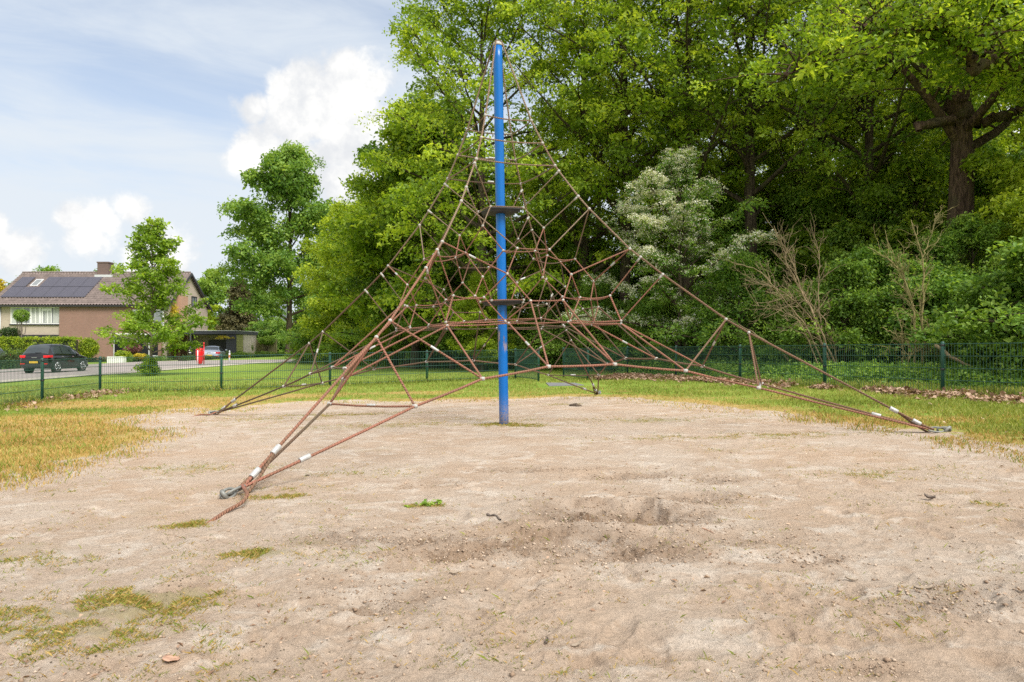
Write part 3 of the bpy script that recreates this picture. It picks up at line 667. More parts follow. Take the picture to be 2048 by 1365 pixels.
def rope(name, pts, r, mat, parent, n=8):
    P = np.array(pts, float); d = np.r_[0, np.cumsum(np.linalg.norm(P[1:] - P[:-1], axis=1))]
    T = np.gradient(P, axis=0); T /= np.linalg.norm(T, axis=1)[:, None] + 1e-9
    ref = np.array([.21, .37, .9]); A = np.cross(T, ref); A /= np.linalg.norm(A, axis=1)[:, None] + 1e-9; B = np.cross(T, A)
    th = np.arange(n + 1) * 2 * math.pi / n
    ring = P[:, None] + r * (A[:, None] * np.cos(th)[None, :, None] + B[:, None] * np.sin(th)[None, :, None])
    k = len(P); i = np.arange(k - 1)[:, None] * (n + 1); j = np.arange(n)[None, :]
    q = np.stack([i + j, i + j + 1, i + n + 2 + j, i + n + 1 + j], -1).reshape(-1, 4)
    lay = (th[None, :] * 3 + (d[:, None] / .028) * 2 * math.pi).ravel()
    me = np_mesh(name, ring.reshape(-1, 3), q, smooth=True, attrs={'lay': lay})
    return link(name, me, mat, parent)
def seg(a, b, sag=0, k=9):
    t = np.linspace(0, 1, k)[:, None]; P = a + (b - a) * t; P[:, 2] -= (4 * t * (1 - t))[:, 0] * sag; return P
def build_net():
    base = ND['base']; top = ND['top']
    root = empty('climbing_pyramid', tuple(base), label='tall rope climbing pyramid on a blue mast standing in the sand', cat='climbing frame')
    inv = Matrix.Translation((-base[0], -base[1], -base[2]))
    def fix(o):
        o.matrix_parent_inverse = Matrix.Identity(4); o.data.transform(inv); return o
    # mast
    mb = MB(); k = 28; P = []; r = .0575
    ax = (top - base)
    P = [base + ax * t + np.array([0, 0, -.12 if t == 0 else 0]) for t in np.linspace(0, 1, k)]
    mb.tube(P, [r * (1 if i < k - 1 else .98) for i in range(k)], 32)
    m, t, b, _ = newmat('blue_enamel')
    tcn = N(t, 'ShaderNodeTexCoord'); PO = tcn.outputs['Object']; sp = N(t, 'ShaderNodeSeparateXYZ'); L(t, PO, sp.inputs[0]); Z = sp.outputs['Z']
    c = mixc(t, noise(t, PO, 1.2, 4), (.001, .105, .37), (.0015, .122, .43))
    mpp = N(t, 'ShaderNodeMapping'); L(t, PO, mpp.inputs[0]); mpp.inputs['Scale'].default_value = (14, 14, 2.2)
    st = noise(t, mpp.outputs[0], 1.6, 6, .6, .3)
    wear = mth(t, 'MULTIPLY', mrange(t, Z, .95, 1.08), mrange(t, Z, 1.50, 1.36))
    c = mixc(t, mth(t, 'MULTIPLY', wear, mrange(t, st, .50, .60, 0, .85)), c, (.03, .05, .10))
    wear2 = mth(t, 'MULTIPLY', mrange(t, Z, .85, 1.0), mrange(t, Z, 1.22, 1.12))
    c = mixc(t, mth(t, 'MULTIPLY', wear2, mrange(t, st, .54, .62, 0, .8)), c, (.30, .22, .20))
    scr = mth(t, 'MULTIPLY', mrange(t, noise(t, mpp.outputs[0], 9, 4, .7), .62, .70), mrange(t, noise(t, PO, 3, 4), .45, .6)); c = mixc(t, mth(t, 'MULTIPLY', scr, .5), c, (.12, .28, .52))
    dust = mth(t, 'MULTIPLY', mrange(t, Z, .42, .0), mrange(t, noise(t, PO, 60, 4, .7), .38, .56))
    c = mixc(t, mth(t, 'MULTIPLY', dust, .9), c, (.27, .21, .165))
    L(t, c, b.inputs['Base Color']); b.inputs['Roughness'].default_value = .3
    L(t, mrange(t, mth(t, 'ADD', mrange(t, Z, .6, 0), st), .4, 1.2, .26, .7), b.inputs['Roughness'])
    b.inputs['Specular IOR Level'].default_value = .35
    mast = fix(mb.build('mast', m, root))
    mb = MB(); mb.lathe([(.059, -.02), (.060, .0), (.050, .022), (.030, .036), (.010, .040)], 24, tuple(top)); cap = fix(mb.build('mast_cap', M['knot'], root))
    for kk in 'FG':
        mb = MB(); z = ND[kk + '_A'][2]; p = base + ax * (z - base[2]) / ax[2]
        mb.lathe([(.060, -.012), (.064, -.010), (.064, .004), (.060, .006)], 24, (p[0], p[1], z - .025))
        fix(mb.build('mast_collar', M['steel'], root))
    # rubber platforms
    for kk in 'FG':
        C4 = [ND[f'{kk}_{x}'] for x in 'ABCD']; cen = sum(C4) / 4; ring = []
        for i in range(4):
            a, c2 = C4[i], C4[(i + 1) % 4]
            for s in np.linspace(0, 1, 8)[:-1]:
                q = a + (c2 - a) * s; q = cen + (q - cen) * (.94 - .16 * (0 if .1 < s < .9 else 0)); ring.append(q)
        ring = np.array(ring); nR = len(ring); vs = []; fs = []
        for dz, sc in ((.004, .93), (-.012, .95), (-.045, .88), (-.055, .5)):
            for q in ring: w = cen + (q - cen) * sc; vs.append((w[0], w[1], w[2] + dz))
        for l in range(3):
            for j in range(nR): fs.append((l * nR + j, (l + 1) * nR + j, (l + 1) * nR + (j + 1) % nR, l * nR + (j + 1) % nR))
        fs.append(tuple(range(nR))); fs.append(tuple(range(3 * nR, 4 * nR))[::-1])
        mb = MB(); mb.add(vs, fs)
        pl = fix(mb.build('platform', M['rubber'], root))
    RO = M['rope']; TA = M['rope_tan']
    FER = []           # ferrules: (a, b, fraction, radius, length)
    def rp(name, a, b, sag=0, mat=None, r=.0073, fer=None, k=None):
        pa, pb = ND[a], ND[b]
        mid = (pa + pb) / 2; far = mid[1] > base[1] + .45; high = mid[2] > 2.3
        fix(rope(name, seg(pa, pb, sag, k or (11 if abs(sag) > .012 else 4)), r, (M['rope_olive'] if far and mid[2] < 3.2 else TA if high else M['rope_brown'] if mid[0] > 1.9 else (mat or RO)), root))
        if fer is not None: FER.append((pa, pb, fer, .0115, .085))
    for X in 'ABCD':
        Y, W = NXT[X], PRV[X]
        d = ND['anc_' + X] - base; d[2] = 0; d /= np.linalg.norm(d)
        anc = ND['anc_' + X] + np.array([0, 0, .045])
        pts = [top + np.array([0, 0, .055]), top + d * .05 + np.array([0, 0, .035])] + [ND[f'e{i}_{X}'] for i in range(1, 12)] + [anc]
        P = [pts[0]]
        for a, b_ in zip(pts[:-1], pts[1:]):
            P += list(seg(a, b_, 0, 3)[1:])
        lo = [p for p in P if p[2] <= ND['e8_' + X][2] + 1e-6]; hi = [p for p in P if p[2] >= ND['e8_' + X][2] - 1e-6]
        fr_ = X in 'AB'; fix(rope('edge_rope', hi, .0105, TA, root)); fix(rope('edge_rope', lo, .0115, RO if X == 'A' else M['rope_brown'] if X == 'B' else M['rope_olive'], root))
        PP = [anc] + [ND[f'P{i}_{X}{Y}'] for i in (1, 2, 3)] + [ND[f'P{i}_{Y}{X}'] for i in (3, 2, 1)] + [ND['anc_' + Y] + np.array([0, 0, .045])]
        Q = [PP[0]]
        for a, b_ in zip(PP[:-1], PP[1:]): Q += list(seg(a, b_, .006, 4)[1:])
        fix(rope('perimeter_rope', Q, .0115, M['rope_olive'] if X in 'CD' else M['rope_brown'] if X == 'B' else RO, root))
        for kk in ('e1', 'e2', 'e3'): rp('ring_rope', f'{kk}_{X}', f'{kk}_{Y}', .02, None, .0085, .42 if (kk != 'e1' and X == 'C') else None)
        rp('brace_rope', f'e4_{X}', f'F_{X}'); rp('brace_rope', f'e5_{X}', f'I_{X}'); rp('brace_rope', f'F_{X}', f'I_{X}')
        rp('brace_rope', f'S_{X}', f'G_{X}'); rp('brace_rope', f'S_{X}', f'T_{X}'); rp('brace_rope', f'T_{X}', f'Z_{X}')
        rp('brace_rope', f'e8_{X}', f'R_{X}'); rp('brace_rope', f'e9_{X}', f'W_{X}'); rp('brace_rope', f'R_{X}', f'W_{X}', 0, None, .010)
        rp('ring_rope', f'Z_{X}', f'Z_{Y}', .004); rp('ring_rope', f'F_{X}', f'F_{Y}', -.004, RO); rp('ring_rope', f'G_{X}', f'G_{Y}', -.004, RO)
        rp('ring_rope', f'K_{X}{Y}', f'K_{Y}{X}', .004, RO); rp('ring_rope', f'J_{X}{Y}', f'J_{Y}{X}', .012, RO)
        rp('ring_rope', f'M_{X}{Y}', f'M_{Y}{X}', .004); rp('ring_rope', f'Y_{X}{Y}', f'Y_{Y}{X}', .006)
        rp('ring_rope', f'P1_{X}{Y}', f'P1_{X}{W}', .012, RO, .0095, .5)
        for S, nx in ((Y, True), (W, False)):
            s = X + S
            rp('net_rope', f'e6_{X}', f'K_{s}'); rp('net_rope', f'e7_{X}', f'N_{s}', 0, None, .0085, .45 if nx else None)
            rp('net_rope', f'I_{X}', f'J_{s}'); rp('net_rope', f'J_{s}', f'S_{X}'); rp('net_rope', f'K_{s}', f'N_{s}')
            rp('loop_rope', f'J_{s}', f'K_{s}', .035, RO); rp('net_rope', f'N_{s}', f'M_{s}'); rp('net_rope', f'N_{s}', f'Q_{s}')
            rp('loop_rope', f'R_{X}', f'Q_{s}', .022, RO); rp('loop_rope', f'T_{X}', f'Q_{s}', .018, RO)
            rp('net_rope', f'Q_{s}', f'X_{s}'); rp('net_rope', f'M_{s}', f'X_{s}'); rp('stay_rope', f'M_{s}', f'P3_{s}', 0, RO, .010)
            rp('stay_rope', f'Y_{s}', f'P3_{s}', 0, RO, .010, .5 if nx else None); rp('stay_rope', f'U_{X}', f'P2_{s}', 0, RO, .010)
            rp('loop_rope', f'W_{X}', f'X_{s}', .012, RO); rp('loop_rope', f'U_{X}', f'Y_{s}', .008, RO); rp('loop_rope', f'Z_{X}', f'Y_{s}', .01, RO)
            rp('stay_rope', f'e10_{X}', f'P2_{s}', 0, RO, .010, .48 if nx else None); rp('stay_rope', f'e11_{X}', f'P1_{s}', 0, RO, .010)
    def tubemesh(a, b, r, mat, name, n=12):
        mb = MB(); t = (b - a); mb.tube([a, a + t * .04, b - t * .04, b], [r * .9, r, r, r * .9], n); return fix(mb.build(name, mat, root))
    for pa, pb, f_, r, ln in FER:
        t = (pb - pa) / np.linalg.norm(pb - pa); c = pa + (pb - pa) * f_
        if abs(f_ - .5) < .03 and False: pass
        tubemesh(c - t * ln / 2, c + t * ln / 2, r, M['alu'], 'ferrule')
    # connectors: ball clamps; T clamps on the edge cables
    cons = []
    for kk, p in ND.items():
        if kk in ('base', 'top') or kk.startswith('anc'): continue
        cons.append((np.linalg.norm(p - CAMP), kk, p))
    cons.sort(); rest = MB()
    for i, (dd, kk, p) in enumerate(cons):
        mb = MB() if i < 100 else rest
        r = .0195 if kk[0] in 'eP' else .0165
        mb.sphere(p, r, 10, 7)
        if kk[:2] in ('e4', 'e5', 'e8', 'e9'):
            tgt = ND[{'e4': 'F', 'e5': 'I', 'e8': 'R', 'e9': 'W'}[kk[:2]] + '_' + kk[-1]]; t = tgt - p; t /= np.linalg.norm(t)
            mb.tube([p, p + t * .065], .0125, 8)
        if kk[0] == 'P': mb.tube([p - np.array([.022, .0, 0]), p + np.array([.022, 0, 0])], .017, 8)
        if i < 100: fix(mb.build('connector', M['knot'], root))
    o = fix(rest.build('connector', M['knot'], root)); tag(o, kind='stuff')
    # anchors
    for X in 'ABCD':
        Y, W = NXT[X], PRV[X]
        anc = ND['anc_' + X] + np.array([0, 0, .045]); d = ND['anc_' + X] - base; d[2] = 0; d /= np.linalg.norm(d); sd = np.array([-d[1], d[0], 0])
        e = ND['e11_' + X] - anc; e /= np.linalg.norm(e)
        offs = (.10, .34)
        for o_ in offs: tubemesh(anc + e * o_, anc + e * (o_ + .085), .0215, M['alu'], 'ferrule', 14)
        # doubled strand below the ferrule
        low = anc + np.array([0, 0, -.02]) - e * .02 + sd * .012
        fix(rope('thimble_rope', seg(anc + e * .34 + sd * .012, low + sd * .03 - np.array([0, 0, .02]), .015, 6), .011, M['rope_brown'], root))
        fix(rope('thimble_rope', seg(anc + e * .10 - sd * .012, anc + d * .03 + np.array([0, 0, .0]), .0, 4), .012, M['rope_brown'], root))
        q = ND[f'P1_{X}{Y}'] - anc; q /= np.linalg.norm(q)
        tubemesh(anc + q * .46, anc + q * .55, .020, M['alu'], 'ferrule', 14)
        g = float(gsurf(*(anc + d * .2)[:2])[0])
        # shackle: an elongated link lying between the ropes and the eye bolt
        def linkpath(c, u, v, a, b_, n=20):
            return [c + u * a * math.cos(q_) * (1 if abs(math.cos(q_)) < .99 else 1) + v * b_ * math.sin(q_) for q_ in np.linspace(0, 2 * math.pi, n)]
        end = anc + d * .15; end[2] = g + .02
        u = end - anc; ul = np.linalg.norm(u); u /= ul; v2 = np.cross(u, sd)
        mb = MB(); mb.tube(linkpath(anc + u * .055, u, (sd * .8 + v2 * .6), .075, .034), .0095, 8, cap=False)
        mb.tube(linkpath(anc + u * .12, u, (sd * .5 - v2 * .85), .06, .032), .0095, 8, cap=False)
        fix(mb.build('shackle', M['steel'], root))
        mb = MB(); mb.tube(linkpath(end + np.array([0, 0, .0]), d * .6 + np.array([0, 0, .8]), sd * .7 + d * .5, .034, .030, 18), .0155, 8, cap=False)
        mb.tube([end + np.array([0, 0, -.02]), end + np.array([0, 0, -.16])], .019, 10)
        fix(mb.build('eye_bolt', M['steel'], root))
    # free rope tails on two anchors
    for X, pxs in (('A', [(500, 980), (497, 990), (483, 1007), (452, 1023), (405, 1045)]), ('D', [(436, 826), (420, 830), (400, 829.5), (380, 832)])):
        P = []
        for i, (a, b_) in enumerate(pxs):
            p = gpt(a, b_, .014); 
            if i == 0: p = ND['anc_' + X] + np.array([0, 0, .06])
            if i == 1 and X == 'A': p = gpt(a, b_, .07)
            if i == 2 and X == 'A': p = gpt(a, b_, .035)
            P.append(p)
        P[-1][2] -= .03
        t = np.linspace(0, len(P) - 1, 24); P = np.array(P)
        Q = np.stack([np.interp(t, range(len(P)), P[:, c_]) for c_ in range(3)], 1)
        for _ in range(3): Q[1:-1] = (Q[:-2] + 2 * Q[1:-1] + Q[2:]) / 4
        fix(rope('rope_tail', Q, .0115, RO, root))
build_net()

# ------------------------------------------------------------------ fences
def fence(posts, label, corner=None):
    """posts: list of (x, y). One wire-mesh fence with posts and panels"""
    x0, y0 = posts[0]
    root = empty('mesh_fence', (x0, y0, gz(x0, y0)), label=label, cat='fence')
    H = .92
    for (x, y) in posts:
        mb = MB(); z = gz(x, y)
        mb.tube([(x - x0, y - y0, z - gz(x0, y0) - .1), (x - x0, y - y0, z - gz(x0, y0) + H - .02), (x - x0, y - y0, z - gz(x0, y0) + H)], [.03, .03, .024], 14)
        p = mb.build('post', M['fence_green'], root)
        cl = MB()
        for h in (.86, .46):
            c = (x - x0, y - y0, z - gz(x0, y0) + h)
            cl.lathe([(.033, -.016), (.035, -.014), (.035, .014), (.033, .016)], 12, c)
        cl.build('clamp', M['black'], p)
    for a, b in zip(posts[:-1], posts[1:]):
        A = np.array([a[0] - x0, a[1] - y0]); B = np.array([b[0] - x0, b[1] - y0]); ln = np.linalg.norm(B - A); u = (B - A) / ln
        za, zb = gz(*a) - gz(x0, y0), gz(*b) - gz(x0, y0)
        def Pp(s, h): return np.array([*(A + u * s), za + (zb - za) * s / ln + h])
        n = int(ln / .05); paths = []
        for i in range(1, n + 1):
            s = i * ln / (n + 1); paths.append((np.array([Pp(s, .055), Pp(s, .5), Pp(s, .895)]), np.full(3, .0036)))
        V1, F1 = tubes_np(paths, 4)
        nn = np.array([-u[1], u[0], 0]); hp = []
        for h in (.08, .28, .48, .68, .88):
            for o_ in (-.0065, .0065):
                hp.append((np.array([Pp(.02, h) + nn * o_, Pp(ln / 2, h) + nn * o_, Pp(ln - .02, h) + nn * o_]), np.full(3, .0056)))
        V2, F2 = tubes_np(hp, 5)
        me = np_mesh('mesh_panel', np.concatenate([V1, V2]), np.concatenate([F1, F2 + len(V1)]))
        link('mesh_panel', me, M['fence_wire'], root)
def XY(px, D): return ((px - 1024) / F * D, D)
fence([(-8.3, 8.4), (-9.05, 11.0), XY(85, 14.0), XY(200.5, 16.6), XY(443, 16.6), XY(660, 17.8), XY(854, 19.1), XY(1031, 20.6), XY(1077, 18.4)],
      'low green wire mesh fence between the play area and the lawn, left of the opening')
fence([(10.3, 4.45), (9.27, 6.75), XY(2265, 9.05), XY(1885, 11.35), XY(1649, 13.7), XY(1480, 16.1), XY(1352, 18.5), XY(1255, 20.9), XY(1176, 18.7), XY(1127, 20.8)],
      'low green wire mesh fence in front of the wood edge, right of the opening')

# ------------------------------------------------------------------ house on the left
def winbox(mb_frame, mb_glass, x0, x1, z0, z1, y, n=2, fw=.07, dep=.06):
    """window in a wall whose face is at y (towards the camera = smaller y)"""
    mb_frame.box((x0, y - dep, z0), (x1, y + .02, z0 + fw)); mb_frame.box((x0, y - dep, z1 - fw), (x1, y + .02, z1))
    for i in range(n + 1):
        xc = x0 + (x1 - x0 - fw) * i / n; mb_frame.box((xc, y - dep + .003, z0 + fw), (xc + fw, y + .02, z1 - fw))
    mb_glass.box((x0 + fw, y - .02, z0 + fw), (x1 - fw, y - .005, z1 - fw))
def build_house():
    D = 68.0; S = F / D
    def X(px, d=D): return (px - 1024) / F * d
    def Zp(py, d=D): return float(EYE + (694 - py) / F * d)
    g = -.45; xl, xr = X(-12), -34.35
    yf = D; yb = D + 9; yr = D + 4.5; ze = Zp(609); zr = Zp(546, yr)
    root = empty('brick_house', (xl, yf, g), label='brick house with solar panels on its tiled roof across the street', cat='house')
    off = np.array([xl, yf, g])
    def fix(o): o.data.transform(Matrix.Translation(tuple(-off))); return o
    xm = X(121)       # cream part | pink part
    mb = MB(); mb.box((xl, yf, g - .3), (xm, yf + .25, ze)); fix(mb.build('wall', M['brick_cream'], root))
    xw = X(228)
    mb = MB(); mb.box((xm + .003, yf - .22, g - .3), (xw, yf + .25, ze)); mb.box((xw + .002, yf - .22, Zp(667)), (xr - .8, yf + .25, ze)); mb.box((X(325), yf - .219, g - .3), (xr - .8, yf + .25, Zp(667) - .003)); 
    mb.box((xw + .002, yf - .218, g - .3), (X(325) - .002, yf + .25, Zp(714)))
    fix(mb.build('wall', M['brick_red'], root))
    # gable wall with its peak, and the back
    mb = MB(); x = xr
    mb.add([(x - .3, yf + .26, g - .3), (x, yf + .26, g - .3), (x, yb, g - .3), (x - .3, yb, g - .3), (x - .3, yf + .26, ze), (x, yf + .26, ze), (x, yb, ze), (x - .3, yb, ze), (x, yr, zr - .12), (x - .3, yr, zr - .12)],
           [(0, 1, 5, 4), (1, 2, 6, 8, 5), (2, 3, 7, 6), (3, 0, 4, 9, 7), (5, 8, 9, 4), (8, 6, 7, 9)])
    mb.box((xl, yb - .2, g - .3), (xr - .31, yb, ze))
    mb.add([(xl, yf + .26, g - .3), (xl - .3, yf + .26, g - .3), (xl - .3, yb, g - .3), (xl, yb, g - .3), (xl, yf + .26, ze), (xl - .3, yf + .26, ze), (xl - .3, yb, ze), (xl, yb, ze), (xl - .3, yr, zr - .12), (xl, yr, zr - .12)],
           [(0, 1, 5, 4), (1, 2, 6, 8, 5), (2, 3, 7, 6), (3, 0, 4, 9, 7), (5, 8, 9, 4), (8, 6, 7, 9)])
    mb.box((xr - .79, yf, g - .3), (xr, yf + .255, ze))
    fix(mb.build('wall', M['brick_cream'], root))
    # brick fin in front of the gable
    mb = MB(); mb.box((xr + .003, yf + 1.6, g - .3), (xr + .55, yf + 3.2, Zp(588))); pier = fix(mb.build('brick_pier', M['brick_orange'], root))
    # tiled roof: wavy pantiles in stepped rows
    xs0, xs1 = xl - .4, xr + .35; over = .45
    def slope(y0, z0, y1, z1, name):
        nx = int((xs1 - xs0) / .075); rows = 17; V = []; Fq = []
        xs = np.linspace(xs0, xs1, nx); wave = .05 * np.cos(xs * 2 * math.pi / .30); ln = math.hypot(y1 - y0, z1 - z0); uy, uz = (y1 - y0) / ln, (z1 - z0) / ln
        ny, nz_ = -uz, uy
        if nz_ < 0: ny, nz_ = -ny, -nz_
        for r in range(rows):
            for e, lift in ((0, .09), (1, .0)):
                s = ln * (r + e) / rows; h = lift + wave
                V.append(np.stack([xs, y0 + uy * s + ny * h, z0 + uz * s + nz_ * h], 1))
        V = np.concatenate(V); nr = rows * 2; i = np.arange(nr - 1)[:, None] * nx; j = np.arange(nx - 1)[None, :]
        q = np.stack([i + j, i + j + 1, i + nx + j + 1, i + nx + j], -1).reshape(-1, 4)
        return V, q
    k = (zr - ze) / (yr - yf); yo = yf - over; zo = ze - over * k * .6
    V1, q1 = slope(yo, zo + .12, yr, zr, 'f'); V2, q2 = slope(yb + over, zo + .12, yr, zr, 'b')
    rf = link('roof', np_mesh('roof', np.concatenate([V1, V2]), np.concatenate([q1, q2 + len(V1)])), M['tile'], root); fix(rf)
    mb = MB()
    for i in range(int((xs1 - xs0) / .33)):
        a = xs0 + i * .33; mb.tube([(a, yr, zr + .03), (a + .34, yr, zr + .055)], [.12, .10], 8)
    o = mb.build('ridge', M['tile'], None); o.data.transform(Matrix.Translation(tuple(-off))); o.parent = rf
    mb = MB()   # gutter, verge boards
    mb.box((xs0, yo - .1, zo - .04), (xs1, yo + .0, zo + .10)); mb.box((xs0, yo, zo - .02), (xs1, yf - .225, zo + .02))
    fix(mb.build('gutter', M['black'], root))
    mb = MB()
    for (ya, za, yb_, zb_) in ((yo, zo, yr, zr - .1), (yb + over, zo, yr, zr - .1)):
        for x in (xs1 - .06, xs0): mb.add([(x, ya, za - .12), (x + .07, ya, za - .12), (x + .07, ya, za + .14), (x, ya, za + .14), (x, yb_, zb_ - .16), (x + .07, yb_, zb_ - .16), (x + .07, yb_, zb_ + .12), (x, yb_, zb_ + .12)],
               [(0, 1, 2, 3), (7, 6, 5, 4), (0, 4, 5, 1), (1, 5, 6, 2), (2, 6, 7, 3), (3, 7, 4, 0)])
    fix(mb.build('verge_board', M['black'], root))
    # chimney
    cy = yr - .1; cx0, cx1 = X(199, cy), X(221, cy)
    mb = MB(); mb.box((cx0, cy - .45, zr - .9), (cx1, cy + .45, Zp(527, cy))); mb.box((cx0 - .06, cy - .5, Zp(527, cy)), (cx1 + .06, cy + .5, Zp(527, cy) + .12))
    ch = mb.build('chimney', M['brick_brown'], None); ch.data.transform(Matrix.Translation(tuple(-off))); ch.parent = rf
    mb = MB(); mb.box((cx0 - .12, cy - .75, zr - .55), (cx1 + .5, cy - .46, zr - .28)); fl = mb.build('flashing', M['lead'], None); fl.data.transform(Matrix.Translation(tuple(-off))); fl.parent = rf
    # solar panels and roof window: slanted slabs
    def onroof(s, x, up): # s = share of slope from eave, up = lift
        y = yo + (yr - yo) * s; z = zo + .12 + (zr - zo - .12) * s; ln = math.hypot(yr - yo, zr - zo - .12); ny, nz_ = -(zr - zo - .12) / ln, (yr - yo) / ln
        return (x, y + ny * up, z + nz_ * up)
    def slab(mb, x0, x1, s0, s1, u0, u1):
        v = [onroof(s0, x0, u0), onroof(s0, x1, u0), onroof(s1, x1, u0), onroof(s1, x0, u0), onroof(s0, x0, u1), onroof(s0, x1, u1), onroof(s1, x1, u1), onroof(s1, x0, u1)]
        mb.add(v, [(3, 2, 1, 0), (4, 5, 6, 7), (0, 1, 5, 4), (1, 2, 6, 5), (2, 3, 7, 6), (3, 0, 4, 7)])
    dA = D + .9; pw = (X(174, dA) - X(6, dA)) / 6; bx = X(6, dA)
    for r, (s0, s1, dx) in enumerate(((.20, .505, 0), (.515, .82, .0))):
        for i in range(6):
            if r == 1 and i == 1: continue
            w = pw * (1.0)
            x0 = bx + i * pw + (0 if r == 0 else .25 if i == 0 else .25)
            if r == 1: x0 = bx + i * pw
            mb = MB(); slab(mb, x0 + .02, x0 + w - .02, s0, s1, .12, .165)
            sp_ = fix(mb.build('solar_panel', M['solar'], root))
    mb = MB(); x0 = bx + pw * 1.22; slab(mb, x0, x0 + pw * .55, .55, .76, .05, .13); rw = fix(mb.build('roof_window', M['lead'], root))
    mb = MB(); slab(mb, x0 + .1, x0 + pw * .55 - .1, .57, .74, .131, .14); pn = mb.build('pane', M['glass_pale'], None); pn.data.transform(Matrix.Translation(tuple(-off))); pn.parent = rw
    # windows
    def win(px0, px1, py0, py1, n, glass, y, fr=M['white'], fw=.09, sill=True):
        a = MB(); b_ = MB(); winbox(a, b_, X(px0), X(px1), Zp(py1), Zp(py0), y, n, fw)
        w = fix(a.build('window', fr, root)); q = b_.build('pane', glass, None); q.data.transform(Matrix.Translation(tuple(-off))); q.parent = w
        if sill:
            s_ = MB(); s_.box((X(px0) - .1, y - .12, Zp(py1) - .12), (X(px1) + .1, y + .01, Zp(py1) - .004)); q = s_.build('sill', M['black'], None); q.data.transform(Matrix.Translation(tuple(-off))); q.parent = w
        return w
    w = win(21.5, 121, 614.5, 648.5, 4, M['glass_pale'], yf)
    for c0, c1 in ((23, 33), (62, 79), (89, 101), (106, 120)):
        cm = MB()
        nn = 17; V = []; Fq = []
        for i in range(nn):
            q = X(c0) + (X(c1) - X(c0)) * i / (nn - 1); V += [(q, yf - .026 + .005 * (i % 2), Zp(646)), (q, yf - .026 + .005 * (i % 2), Zp(617))]
        cm.add(V, [(2 * i, 2 * i + 2, 2 * i + 3, 2 * i + 1) for i in range(nn - 1)])
        q = cm.build('curtain', M['curtain'], None); q.data.transform(Matrix.Translation(tuple(-off))); q.parent = w
    fm = MB()    # the big opening casement frames
    for c0, c1 in ((60, 64), (78.5, 83), (84, 104)):
        if c1 - c0 > 10: fm.box((X(c0), yf - .075, Zp(647)), (X(c0 + 3), yf - .03, Zp(616))); fm.box((X(c1 - 2), yf - .075, Zp(647)), (X(c1), yf - .03, Zp(616))); fm.box((X(c0 + 3), yf - .074, Zp(622)), (X(c1 - 2), yf - .03, Zp(617)))
        else: fm.box((X(c0), yf - .075, Zp(647)), (X(c1), yf - .03, Zp(616)))
    q = fm.build('casement', M['white'], None); q.data.transform(Matrix.Translation(tuple(-off))); q.parent = w
    mb = MB(); mb.box((xl + .2, yf - .14, Zp(677)), (X(121), yf - .001, Zp(670))); fix(mb.build('lintel', M['black'], root))
    win(40, 120, 677.5, 706, 3, M['glass_dark'], yf - .01, M['black'], .06, False)
    mb = MB(); mb.box((X(226), yf - .34, Zp(667)), (X(330), yf - .21, Zp(670.5))); fix(mb.build('lintel', M['white'], root))
    win(228.5, 324, 671, 713, 4, M['glass_dark'], yf - .1, M['lead'], .10)
    win(268, 330, 620, 652, 3, M['glass_pale'], yf - .23, M['white'], .10)
    # gable window, seen obliquely
    gy0, gy1 = yf + 5.1, yf + 6.3; z0, z1 = 5.3, 6.4
    mb = MB(); mb.box((xr - .01, gy0, z0), (xr + .06, gy1, z0 + .1)); mb.box((xr - .01, gy0, z1 - .1), (xr + .06, gy1, z1))
    for a in (gy0, (gy0 + gy1) / 2 - .05, gy1 - .1): mb.box((xr - .01, a, z0 + .1), (xr + .058, a + .1, z1 - .1))
    w = fix(mb.build('window', M['black'], root)); mb = MB(); mb.box((xr + .004, gy0 + .1, z0 + .1), (xr + .02, gy1 - .1, z1 - .1)); q = mb.build('pane', M['glass_pale'], None); q.data.transform(Matrix.Translation(tuple(-off))); q.parent = w
    mb = MB(); x = X(1.0); mb.tube([(x, yf - .06, g), (x, yf - .06, zo)], .05, 8); fix(mb.build('downpipe', M['lead'], root))
build_house()

